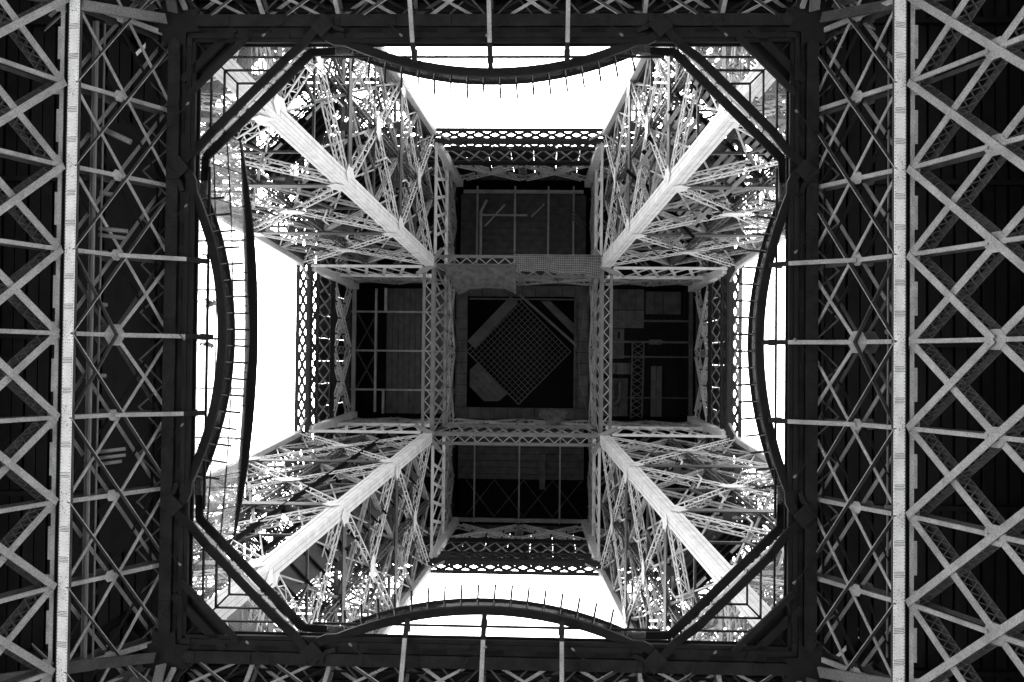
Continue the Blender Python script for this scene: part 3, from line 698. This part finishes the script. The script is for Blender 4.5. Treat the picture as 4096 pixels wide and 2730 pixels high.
        gp = MB(); hexplate(gp, Lw(y, zgl, 1.0), Lw(0, 46) - Lw(0, 45), YH, .7, .55, NI_L, .05); gp.build('gusset', M_FAR, t)
        for dirn in (1, -1):
            k0, k1 = k + dirn, k - dirn      # chord end, bottom end
            y0, y1 = k0*PITCH, k1*PITCH
            front = (dirn == -1) == (k < 0) if k != 0 else (dirn == 99)
            nf = -.02 if front else .16
            if abs(k0) > 4.1: continue
            p, q = Lw(y0, ze-.15, nf), Lw(y1, zb, nf)
            if k == 0:
                q = Lw(0, zgl, 0); p = Lw(y0, ze-.15, -.02); nf = -.02
                p2, q2 = Lw(0, zgl, .16), Lw(y1, zb, .16)
                pairs = ((p, q), (p2, q2))
            else: pairs = ((p, q),)
            for p, q in pairs:
                wd = NI_L.cross(q-p).normalized()
                b_ = MB().bar(p, q, wd, .38, .05).build('box_brace', M_WEB, t)
                bk = p - NI_L*.9, q - NI_L*.9
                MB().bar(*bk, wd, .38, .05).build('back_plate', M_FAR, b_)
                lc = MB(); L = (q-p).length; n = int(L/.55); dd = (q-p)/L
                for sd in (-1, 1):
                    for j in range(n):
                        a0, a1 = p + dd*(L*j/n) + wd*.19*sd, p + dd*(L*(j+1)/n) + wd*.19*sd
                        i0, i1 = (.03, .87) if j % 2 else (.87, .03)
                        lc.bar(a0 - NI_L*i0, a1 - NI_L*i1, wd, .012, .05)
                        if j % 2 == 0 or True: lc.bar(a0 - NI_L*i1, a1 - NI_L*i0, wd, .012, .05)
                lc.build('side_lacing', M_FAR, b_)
    MB().bar(Lw(-yl, zb, .2), Lw(yl, zb, .2), NI_L, .9, .7).build('bottom_chord', M_WEB, t)
    # faint laced inner chord behind the edge beam
    MB().bar((19.9, -19, 57.3), (19.9, 19, 57.3), (1, 0, 0), .3, .3).build('inner_chord', M_DECK, t)
    zz = MB(); n = 26
    for j in range(n):
        y0, y1 = lin(-18.5, 18.5, j/n), lin(-18.5, 18.5, (j+1)/n)
        a, b = (19.1, 20.6) if j % 2 else (20.6, 19.1)
        zz.bar((a, y0, 57.0), (b, y1, 57.2), (0, 0, 1), .05, .1)
    zz.build('chord_lacing', M_SLAT, t)
    return t
side = make_side()
sl = turn(side, R(180), 'pale inclined lattice girder with riveted chord and pipes at the left of the photo')
sl.location.x -= .36
turn(side, R(270), 'lattice girder seen behind the edge beam at the top of the photo')
turn(side, R(90), 'lattice girder seen behind the edge beam at the bottom of the photo')

# corner knots with heavy struts
CK = 'star-shaped corner knots of the first platform'
def knot():
    t = thing('corner_knot', (18.9, 18.9, 56.0), 'dark star-shaped gusset knot with heavy struts at the lower right corner', 'gusset', CK)
    mb = MB(); c = V((18.75, 18.75, 55.95))
    pts = [c + V((math.cos(a), math.sin(a), 0))*(1.75 if i % 2 else 1.0) for i, a in enumerate([2*math.pi*j/16 for j in range(16)])]
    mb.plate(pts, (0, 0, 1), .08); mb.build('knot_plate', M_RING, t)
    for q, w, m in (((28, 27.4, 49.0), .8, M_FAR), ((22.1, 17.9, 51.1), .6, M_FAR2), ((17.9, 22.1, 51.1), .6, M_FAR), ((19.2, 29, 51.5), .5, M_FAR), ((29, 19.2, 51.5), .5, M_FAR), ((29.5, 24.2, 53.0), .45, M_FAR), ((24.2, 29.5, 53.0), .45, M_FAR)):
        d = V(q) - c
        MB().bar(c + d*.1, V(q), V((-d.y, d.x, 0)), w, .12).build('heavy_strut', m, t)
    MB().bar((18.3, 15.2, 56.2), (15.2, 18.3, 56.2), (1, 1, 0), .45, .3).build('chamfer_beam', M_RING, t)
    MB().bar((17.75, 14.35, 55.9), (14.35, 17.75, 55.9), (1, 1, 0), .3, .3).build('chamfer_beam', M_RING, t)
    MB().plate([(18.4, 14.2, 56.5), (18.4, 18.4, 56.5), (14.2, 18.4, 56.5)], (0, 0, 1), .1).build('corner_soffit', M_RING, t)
    MB().bar((18.2, 17.0, 56.3), (17.0, 18.2, 56.3), (1, 1, 0), .1, .2).build('soffit_rib', M_RING, t)
    MB().bar((16.6, 16.6, 56.3), (18.2, 18.2, 56.3), (1, -1, 0), .1, .2).build('soffit_rib', M_RING, t)
    return t
kn = knot()
turn(kn, R(90), 'dark star-shaped gusset knot with heavy struts at the lower left corner')
turn(kn, R(180), 'dark star-shaped gusset knot with heavy struts at the upper left corner')
turn(kn, R(270), 'dark star-shaped gusset knot with heavy struts at the upper right corner')

# edge beams round the opening
def edge_beam():
    t = thing('edge_beam', (18.3, 0, 56.0), 'dark riveted edge beam along the right side of the opening', 'beam', 'edge beams round the opening')
    L = 19.0
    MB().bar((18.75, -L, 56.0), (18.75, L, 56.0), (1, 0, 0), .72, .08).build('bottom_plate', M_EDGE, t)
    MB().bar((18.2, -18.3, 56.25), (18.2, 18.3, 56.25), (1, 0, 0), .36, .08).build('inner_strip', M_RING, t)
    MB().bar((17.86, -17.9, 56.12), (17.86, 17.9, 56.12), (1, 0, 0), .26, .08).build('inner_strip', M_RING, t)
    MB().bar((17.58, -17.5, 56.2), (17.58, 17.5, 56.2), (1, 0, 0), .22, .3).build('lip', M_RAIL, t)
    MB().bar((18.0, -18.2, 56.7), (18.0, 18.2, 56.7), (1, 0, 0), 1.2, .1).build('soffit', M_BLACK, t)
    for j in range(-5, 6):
        MB().box(18.12, j*3.3-1.2, 56.17, 18.3, j*3.3+.2, 56.23).build('slot_shade_patch', M_BLACK, t); MB().box(18.42, j*3.3+.4, 55.9, 19.05, j*3.3+1.0, 55.95).build('splice_plate', M_EDGE, t)  # black patches paint the darkness inside the beam's recesses
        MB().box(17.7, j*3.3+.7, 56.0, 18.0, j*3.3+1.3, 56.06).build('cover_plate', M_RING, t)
    return t
eb = edge_beam()
turn(eb, R(180), 'dark riveted edge beam along the left side of the opening')
turn(eb, R(90), 'dark riveted edge beam along the bottom of the opening')
turn(eb, R(270), 'dark riveted edge beam along the top of the opening')

# ------------------------------------------------------------------ first platform deck underside
def deck1(x0, y0, x1, y1, along, label):
    t = thing('deck_soffit', ((x0+x1)/2, (y0+y1)/2, 58.6), label, 'floor', 'undersides of the first platform'); t['kind'] = 'structure'
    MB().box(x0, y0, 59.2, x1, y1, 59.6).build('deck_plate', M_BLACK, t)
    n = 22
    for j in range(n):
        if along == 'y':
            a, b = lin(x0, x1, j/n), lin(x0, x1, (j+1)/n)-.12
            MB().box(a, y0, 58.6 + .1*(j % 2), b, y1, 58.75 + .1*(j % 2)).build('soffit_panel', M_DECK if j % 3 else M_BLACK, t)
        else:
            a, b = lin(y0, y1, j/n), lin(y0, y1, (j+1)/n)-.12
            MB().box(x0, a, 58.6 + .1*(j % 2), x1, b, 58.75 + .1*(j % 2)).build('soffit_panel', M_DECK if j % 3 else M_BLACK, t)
    for j in range(7):
        if along == 'y':
            y = lin(y0, y1, (j+.5)/7); MB().bar((x0, y, 58.3), (x1, y, 58.3), (0, 1, 0), .3, .5).build('joist', M_DECK, t)
        else:
            x = lin(x0, x1, (j+.5)/7); MB().bar((x, y0, 58.3), (x, y1, 58.3), (1, 0, 0), .3, .5).build('joist', M_DECK, t)
    return t
deck1(18.4, -34, 36, 34, 'y', 'dark panelled underside of the first platform on the right')
deck1(-36, -34, -18.4, 34, 'y', 'dark panelled underside of the first platform on the left')
deck1(-18.3, -36, 18.3, -18.4, 'x', 'dark panelled underside of the first platform at the top')
deck1(-18.3, 18.4, 18.3, 36, 'x', 'dark panelled underside of the first platform at the bottom')
# outer skirts of the first platform (closing the deck towards the outside)
for sx, lab in ((1, 'right'), (-1, 'left')):
    t = thing('outer_wall', (sx*33, 0, 54), f'dark panelled wall far behind the {lab} lattice girder', 'wall', 'dark walls behind the side girders')
    for j in range(24):
        y = -30 + j*2.5
        MB().box(sx*33, y, 44.0 if j % 5 else 43.4, sx*33.3, y+2.47, 58.4).build('wall_panel', M_DECK if j % 4 else M_BLACK, t)
    for z in (46, 49, 52, 55): MB().bar((sx*32.8, -30, z), (sx*32.8, 30, z), (0, 0, 1), .3, .2).build('wall_rail', M_DECK, t)

# ------------------------------------------------------------------ balustrades and glass floor
def rotp(p, a): return Matrix.Rotation(a, 3, 'Z') @ V(p)
ARC_H, SAG = 8.76, 1.85
RAD = (ARC_H**2 + SAG**2)/(2*SAG)
def arc_x(y, base=17.6): return base - (math.sqrt(RAD**2 - y*y) - (RAD - SAG))
def make_bal():
    t = thing('curved_balustrade', (16.5, 0, 57.5), 'dark curved balustrade bulging into the opening from the right, short posts leaning inwards', 'balustrade', 'curved balustrades round the opening')
    ys = [lin(-ARC_H, ARC_H, i/40) for i in range(41)]
    inner = [V((17.5, -11.1, 58.0))] + [V((arc_x(y), y, 58.0)) for y in ys] + [V((17.5, 11.1, 58.0))]
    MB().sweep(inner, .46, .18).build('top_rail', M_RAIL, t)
    bend = lambda sg: [V((18.9, sg*10.05, 55.8)), V((18.4, sg*10.03, 55.8)), V((18.0, sg*9.9, 55.8)), V((17.72, sg*9.6, 55.85)), V((17.55, sg*9.2, 55.95))]
    def kz(y): f = min(1, max(0, (8.9-abs(y))/3.2)); return lin(56.0, 57.3, f), lin(.977, 1, f)
    outer = bend(-1) + [V((arc_x(y, 17.93)*kz(y)[1], y*kz(y)[1], kz(y)[0])) for y in ys] + bend(1)[::-1]
    MB().sweep(outer, .5, .3).build('kerb_beam', M_RAIL, t)
    MB().sweep([p + V((.0, 0, .34)) for p in [V((arc_x(y, 17.82), y, 57.3)) for y in ys]], .06, .2).build('edge_strip', M_WEB, t)  # paler strip paints the lit edge between kerb and rail
    bend2 = lambda sg: [V((18.9, sg*9.45, 55.75)), V((18.5, sg*9.4, 55.75)), V((18.25, sg*9.1, 55.8)), V((18.1, sg*8.6, 55.85))]
    for sg in (-1, 1): MB().sweep(bend2(sg), .25, .2).build('bend_strip', M_EDGE, t)
    n = 17
    tops = []
    for j in range(n + 1):
        y = lin(-ARC_H + .4, ARC_H - .4, j/n); nx = V((-math.sqrt(1-(y/RAD)**2), y/RAD, 0)); 
        b = V((arc_x(y, 17.78), y, 57.7)); tp = b + nx*1.0 + V((0, 0, 1.35)); tops.append((b, tp))
        MB().bar(b, tp, V((0, 1, 0)), .13, .1).build('post', M_RAIL, t)
        MB().bar(b + nx*.02 - V((0, 0, .1)), b + nx*.42 - V((0, 0, .0)), V((0, 1, 0)), .05, .06).build('post_foot', M_FAR2, t)
    for (b0, t0), (b1, t1) in zip(tops[:-1], tops[1:]):
        e = (b1-b0)*.04
        mb = MB(); mb.plate([b0+e, b1-e, t1-e + V((0, 0, .05)), t0+e + V((0, 0, .05))], (b1-b0).cross(t0-b0), .02); mb.build('glass_pane', M_CLEAR, t)
    return t
bal = make_bal()
turn(bal, R(180), 'dark curved balustrade bulging into the opening from the left, beside the glazed pavilion')
turn(bal, R(90), 'dark curved balustrade bulging into the opening from the bottom, short posts leaning inwards')
turn(bal, R(270), 'dark curved balustrade bulging into the opening from the top, short posts leaning inwards')

def make_corner():
    t = thing('corner_balustrade', (14.4, 14.4, 57.5), 'dark straight balustrade cutting the lower right corner of the opening', 'balustrade', 'straight balustrades across the corners of the opening')
    A, B = V((18.55, 9.62, 55.7)), V((9.62, 18.55, 55.7)); d = (B-A).normalized(); o = V((1, 1, 0)).normalized()
    KP = [V((18.62, 9.75, 55.6)), V((17.35, 11.1, 56.0)), V((16.75, 12.55, 57.2))]; KQ = [V((p.y, p.x, p.z)) for p in KP[::-1]]
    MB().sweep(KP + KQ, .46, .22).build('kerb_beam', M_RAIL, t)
    K0, K1 = V((17.95, 11.4, 57.5)), V((11.4, 17.95, 57.5))
    a, b = V((17.5, 11.0, 58.0)), V((11.0, 17.5, 58.0))
    MB().bar(a, b, o, .5, .2).build('top_rail', M_RAIL, t)
    MB().bar(lin(K0, K1, .03) - o*.28 + V((0, 0, .2)), lin(K0, K1, .97) - o*.28 + V((0, 0, .2)), o, .1, .1).build('lit_edge_strip', M_PALE, t)  # pale bar paints in the thin lit edge along the rail
    for j in range(7):
        p = lin(a, b, (j+.5)/7) + o*.12; MB().bar(p - V((0, 0, .3)), p + V((0, 0, 1.2)) - o*.1, d, .05, .14).build('post', M_RAIL, t)
        MB().bar(p + o*.25 - V((0, 0, .3)), p - o*.1 - V((0, 0, .14)), d, .06, .06).build('post_foot', M_RAIL, t)
    for c_ in (V((18.3, 9.87, 55.62)), V((9.87, 18.3, 55.62))):
        mb = MB(); mb.plate([c_ + o*.5 - d*.5, c_ + o*.5 + d*.6, c_ - o*.45 + d*.5, c_ - o*.45 - d*.5], (0, 0, 1), .05); mb.build('end_plate', M_EDGE, t)
    # nested bars carrying the corner glass
    for c_ in (17.1, 16.3, 15.5):
        e = 28.9 - c_
        for p, q in (((c_, e, 57.75), (c_, c_, 57.75)), ((e, c_, 57.75), (c_, c_, 57.75))):
            MB().bar(p, q, (0, 0, 1), .2, .1).build('glazing_bar', M_RAIL, t)
    MB().bar((15.5, 15.5, 57.8), (16.3, 16.3, 57.8), (0, 0, 1), .2, .1).build('glazing_bar', M_RAIL, t)
    MB().bar((16.3, 16.3, 57.8), (17.6, 17.6, 57.8), (0, 0, 1), .2, .1).build('glazing_bar', M_RAIL, t)
    L = [18.0, 17.1, 16.3, 15.5]
    for i in range(3):
        h, l_ = L[i], L[i+1]; gp = .05
        for sw in (0, 1):
            pts = [(h, 28.9-h, 57.9), (h, h, 57.9), (l_+gp, l_+gp, 57.9), (l_+gp, 28.9-l_, 57.9)]
            if sw: pts = [(p[1], p[0], p[2]) for p in pts]
            MB().plate(pts, (0, 0, 1), .03).build('glass_pane', M_FLOORGLASS, t)
    MB().plate([(15.45, 13.45, 57.9), (15.45, 15.45, 57.9), (13.45, 15.45, 57.9)], (0, 0, 1), .03).build('glass_pane', M_FLOORGLASS, t)
    return t
co = make_corner()
turn(co, R(90), 'dark straight balustrade cutting the lower left corner of the opening')
turn(co, R(180), 'dark straight balustrade cutting the upper left corner of the opening')
turn(co, R(270), 'dark straight balustrade cutting the upper right corner of the opening')

def make_floor():
    t = thing('glass_floor', (17.2, 0, 57.9), 'strip of see-through glass floor behind the right balustrade', 'glass floor', 'glass floor strips round the opening')
    cuts = [-9.6, -4.53, 0, 4.53, 9.6]
    MB().bar((17.12, -10.4, 57.75), (17.12, 10.4, 57.75), (1, 0, 0), .12, .18).build('glazing_bar', M_RAIL, t)
    for a, b in zip(cuts[:-1], cuts[1:]):
        a2, b2 = a+.03, b-.03
        MB().plate([(18.2, a2, 57.9), (18.2, b2, 57.9), (17.15, b2, 57.9), (17.15, a2, 57.9)], (0, 0, 1), .03).build('glass_pane', M_FLOORGLASS, t)
        ys = [lin(a2, b2, i/8) for i in range(9)]
        inn = [(min(17.09, arc_x(max(-8.7, min(8.7, y)), 18.0)), y, 57.9) for y in ys]
        out = [(17.1, y, 57.9) for y in ys[::-1]]
        if max(17.1 - p[0] for p in inn) > .1:
            MB().plate(inn + [out[0], out[-1]], (0, 0, 1), .03).build('glass_pane', M_FLOORGLASS, t)
    return t
fl = make_floor()
turn(fl, R(180), 'strip of see-through glass floor behind the left balustrade, with visitors on it')
turn(fl, R(90), 'strip of see-through glass floor behind the bottom balustrade')
turn(fl, R(270), 'strip of see-through glass floor behind the top balustrade')

# ------------------------------------------------------------------ glazed pavilion leaning over the left balustrade
pv = thing('glazed_pavilion', (-17.6, 0, 57.7), 'pavilion with a leaning glass front and a blade-like curved roof edge beside the left balustrade', 'pavilion')
def pf(y): return -16.95 + 1.32*(1 - (y/13.2)**2)            # plan curve of the roof edge
NPV = 12; HL = 13.1
ysp = [lin(-HL, HL, i/48) for i in range(49)]
mb = MB(); k = len(ysp)
for y in ysp:
    w_ = .78*(1 - abs(y/HL)**2.6) + .03
    x = pf(y); mb.v += [V((x, y, 63.0)), V((x - w_, y, 62.9)), V((x - w_, y, 63.35)), V((x, y, 63.2))]
for j in range(k-1): mb.f += [(4*j+x, 4*j+(x+1) % 4, 4*j+4+(x+1) % 4, 4*j+4+x) for x in range(4)]
mb.f += [(3, 2, 1, 0), (4*k-4, 4*k-3, 4*k-2, 4*k-1)]
mb.build('roof_edge', M_RAIL, pv)
foot = lambda y: V((-18.0 + .25*(1-(y/HL)**2), y, 57.9)); head = lambda y: V((pf(y) - .5*(1-abs(y/HL)**2.2), y, 62.95))
for j in range(NPV + 1):
    y = lin(-HL, HL, j/NPV)
    MB().bar(foot(y), head(y), (0, 1, 0), .06, .12).build('mullion', M_RAIL, pv)
for i in range(3):
    z0, z1 = i/3, (i+1)/3
    tr_ = MB(); tr_.tube([lin(foot(y), head(y), z1*.97) + V((.03, 0, 0)) for y in ysp], .045, 5); tr_.build('transom', M_RAIL, pv)
    for j in range(NPV):
        y0, y1 = lin(-HL, HL, j/NPV)+.05, lin(-HL, HL, (j+1)/NPV)-.05
        t0 = random.uniform(-.012, .012)
        q = [lin(foot(y0), head(y0), z0), lin(foot(y1), head(y1), z0), lin(foot(y1), head(y1), z1-.01), lin(foot(y0), head(y0), z1-.01)]
        q[2] = q[2] + V((t0, 0, 0)); q[3] = q[3] + V((t0, 0, 0))
        MB().plate(q, (-1, 0, .4), .02).build('glass_pane', M_FACADE, pv)
for j in range(8):
    y0, y1 = lin(-HL, HL, j/8)+.06, lin(-HL, HL, (j+1)/8)-.06
    MB().plate([(-23, y0, 63.6), (pf(y0)-.6, y0, 63.3), (pf(y1)-.6, y1, 63.3), (-23, y1, 63.6)], (0, 0, 1), .04).build('roof_pane', M_CLEAR, pv)
    MB().bar((-23, y0-.06, 63.5), (pf(y0)-.5, y0-.06, 63.2), (0, 1, 0), .12, .25).build('roof_bar', M_RAIL, pv)
MB().box(-18.9, -HL, 58.0, -23, HL, 58.1).build('floor_slab', M_DECK, pv)
# narrow perforated cover between handrail and facade
# ------------------------------------------------------------------ pipes beside the chords
for (dx, z, r, lab) in ((21.82, 52.6, .13, 'thick grey pipe running beside the left chord plate'), (21.55, 53.0, .06, 'thin grey pipe running beside the thick one near the left chord'), (22.0, 52.6, .05, 'thinnest pipe close against the left chord plate')):
    pipe(lab, [(-dx, -17.5, z), (-dx, 18.5, z)], r, M_PIPE)
for (dx, z, r, lab) in ((22.25, 52.6, .10, 'grey pipe running beside the right chord plate'), (22.0, 52.9, .06, 'thin dark pipe running beside the right chord pipe')):
    pipe(lab, [(dx, -15.5, z), (dx, 17.0, z)], r, M_PIPE)
for y, L, dy, r, lab in ((-11.6, 1.6, .7, .16, 'fat slanting branch pipe turning in from the left pipes, topmost of its kind'), (-8.0, .6, .1, .13, 'short branch pipe just below the slanting one at the left'), (-5.95, 1.5, .1, .12, 'upper of two branch pipes at the left near the second tie'), (-5.6, 1.4, .15, .12, 'lower of two branch pipes at the left near the second tie'), (-1.7, .4, .02, .12, 'short stub pipe at the left just above the middle tie'), (2.3, .4, .02, .12, 'short stub pipe at the left just below the middle tie'), (6.6, 1.6, -.2, .1, 'upper of three long branch pipes at the lower left'), (6.95, 1.6, -.2, .1, 'middle of three long branch pipes at the lower left'), (7.3, 1.4, -.2, .1, 'lowest of three long branch pipes at the lower left')):
    pipe(lab, [(-21.7, y, 53.1), (-21.7+L*.5, y+dy*.5, 53.2), (-21.7+L, y+dy, 53.4)], r, M_PIPE, 'pipe', 'branch pipes beside the left chord')
for y in (-.55, 8.9): pipe('short stub pipe at the right chord, ' + ('above the middle tie' if y < 0 else 'below the middle ties'), [(22.2, y, 52.7), (21.8, y, 52.8)], .12, M_PIPE, 'pipe', 'stub pipes beside the right chord')

# ------------------------------------------------------------------ lamp brackets on the edge beams
LB = 'lamp brackets on the edge beams'
def bracket(a, s, flip, lab):
    t = thing('lamp_bracket', rotp((18.6, s, 55.9), a), lab, 'lamp bracket', LB)
    pts = [rotp(p, a) for p in ((19.3, s+flip*.5, 55.8), (18.9, s+flip*.15, 55.7), (18.5, s+flip*.05, 55.65), (18.2, s-flip*.5, 55.5), (17.75, s-flip*.95, 55.4))]
    MB().tube(pts, .028, 6).build('arm', M_EDGE, t)
    d = (pts[-1]-pts[-2]).normalized(); MB().tube([pts[-1], pts[-1]+d*.06, pts[-1]+d*.22], [.04, .065, .07], 8).build('lamp_head', M_FAR2, t)
sides = ((0, 'right'), (90, 'bottom'), (180, 'left'), (270, 'top'))
for a, nm in sides:
    for s, fl_, pos in ((-12.2, 1, 'far corner'), (-6.2, -1, 'first third'), (.9, 1, 'middle'), (6.6, -1, 'last third'), (12.6, -1, 'near corner')):
        order = {'far corner': 'first', 'first third': 'second', 'middle': 'third', 'last third': 'fourth', 'near corner': 'fifth'}[pos]
        bracket(R(a), s, fl_, f'thin bent lamp bracket, {order} clockwise along the {nm} edge beam')

# ------------------------------------------------------------------ visitors on the glass floor, seen from below
M_COAT = iron('dark_cloth', 0.05, rough=.9); M_TROU = iron('grey_cloth', 0.09, rough=.9); M_SKIN = iron('skin', 0.4, rough=.6, mott=.05, fine=.05); M_SHOE = iron('shoe_leather', 0.03); M_HAIR = iron('hair', 0.04)
def skin_mesh(name, J, edges, rad, mat, root):
    me = bpy.data.meshes.new(name); me.from_pydata(J, edges, []); o = bpy.data.objects.new(name, me); COL.objects.link(o)
    md = o.modifiers.new('skin', 'SKIN'); sd = o.modifiers.new('sub', 'SUBSURF'); sd.levels = 1
    for i, r in enumerate(rad): me.skin_vertices[0].data[i].radius = (r, r)
    me.skin_vertices[0].data[0].use_root = True
    dg = bpy.context.evaluated_depsgraph_get(); m2 = bpy.data.meshes.new_from_object(o.evaluated_get(dg)); bpy.data.objects.remove(o)
    m2.materials.clear(); m2.materials.append(mat)
    for p in m2.polygons: p.use_smooth = True
    n = bpy.data.objects.new(name, m2); COL.objects.link(n); n.parent = root; return n
def person(x, y, rot, lab, coat, stride=.12, lean=.05):
    r = thing('person', (x, y, 57.93), lab, 'person', 'visitors standing on the glass floor'); r.rotation_euler = (0, 0, rot)
    s = stride
    J = [(0, 0, .95), (0, lean*.3, 1.15), (0, lean*.6, 1.38), (0, lean, 1.5), (0, lean*1.3, 1.62),           # pelvis, waist, chest, neck, head base
         (-.1, 0, .88), (-.11, s, .5), (-.12, s*.6, .1), (.1, 0, .88), (.11, -s*.7, .5), (.12, -s, .1),        # legs
         (-.18, lean*.8, 1.42), (-.24, lean-.04, 1.15), (-.22, lean+.16, .95), (.18, lean*.8, 1.42), (.25, lean-.02, 1.15), (.2, lean+.2, 1.02), (0, lean*1.5, 1.74)]
    Ed = [(0, 1), (1, 2), (2, 3), (3, 4), (4, 17), (0, 5), (5, 6), (6, 7), (0, 8), (8, 9), (9, 10), (2, 11), (11, 12), (12, 13), (2, 14), (14, 15), (15, 16)]
    rad = [.14, .13, .15, .06, .085, .09, .065, .045, .09, .065, .045, .07, .05, .035, .07, .05, .035, .08]
    skin_mesh('body', J, Ed, rad, M_TROU, r)
    skin_mesh('coat', [(0, 0, .82), (0, lean*.3, 1.1), (0, lean*.7, 1.4), (-.2, lean*.8, 1.42), (-.26, lean-.04, 1.15), (-.235, lean+.12, .99), (.2, lean*.8, 1.42), (.27, lean-.02, 1.15), (.22, lean+.17, 1.05)],
              [(0, 1), (1, 2), (2, 3), (3, 4), (4, 5), (2, 6), (6, 7), (7, 8)], [.19, .165, .175, .085, .065, .05, .085, .065, .05], coat, r)
    def ball(name, c, rr, mat):
        mb = MB()
        for i in range(7):
            for j in range(10):
                th, ph = math.pi*i/6, 2*math.pi*j/10; mb.v.append(V((c[0]+rr[0]*math.sin(th)*math.cos(ph), c[1]+rr[1]*math.sin(th)*math.sin(ph), c[2]+rr[2]*math.cos(th))))
        for i in range(6):
            for j in range(10): mb.f.append((i*10+j, (i+1)*10+j, (i+1)*10+(j+1) % 10, i*10+(j+1) % 10))
        me = bpy.data.meshes.new(name); me.from_pydata([tuple(v) for v in mb.v], [], mb.f); me.materials.append(mat); o = bpy.data.objects.new(name, me); COL.objects.link(o); o.parent = r
    ball('hair', (0, lean*1.4-.015, 1.74), (.095, .11, .1), M_HAIR)
    ball('hand', (-.22, lean+.2, .9), (.04, .05, .08), M_SKIN); ball('hand', (.2, lean+.26, .98), (.04, .05, .08), M_SKIN)
    ball('face', (0, lean*1.4+.06, 1.69), (.07, .06, .1), M_SKIN)
    for sx, dy in ((-.12, s*.6), (.12, -s)):
        ball('shoe', (sx, dy+.05, .05), (.055, .14, .05), M_SHOE)
person(-17.35, -5.0, 1.2, 'visitor in dark coat standing on the left glass floor, nearest the upper tie', M_COAT)
person(-17.3, -2.1, 2.4, 'visitor in mid grey coat standing on the left glass floor just above the middle tie', M_TROU, .2)
person(-17.45, .4, .4, 'visitor in dark coat standing on the left glass floor just below the middle tie', M_COAT, .05)
person(14.6, -16.7, 4.0, 'visitor in dark coat standing on the upper right corner glass near its top bar', M_COAT, .15)
person(15.95, -14.6, 5.0, 'visitor in grey coat standing in the middle of the upper right corner glass', M_TROU, .1)
person(17.5, -14.0, 2.0, 'visitor in dark coat standing at the outer edge of the upper right corner glass', M_COAT, .2)
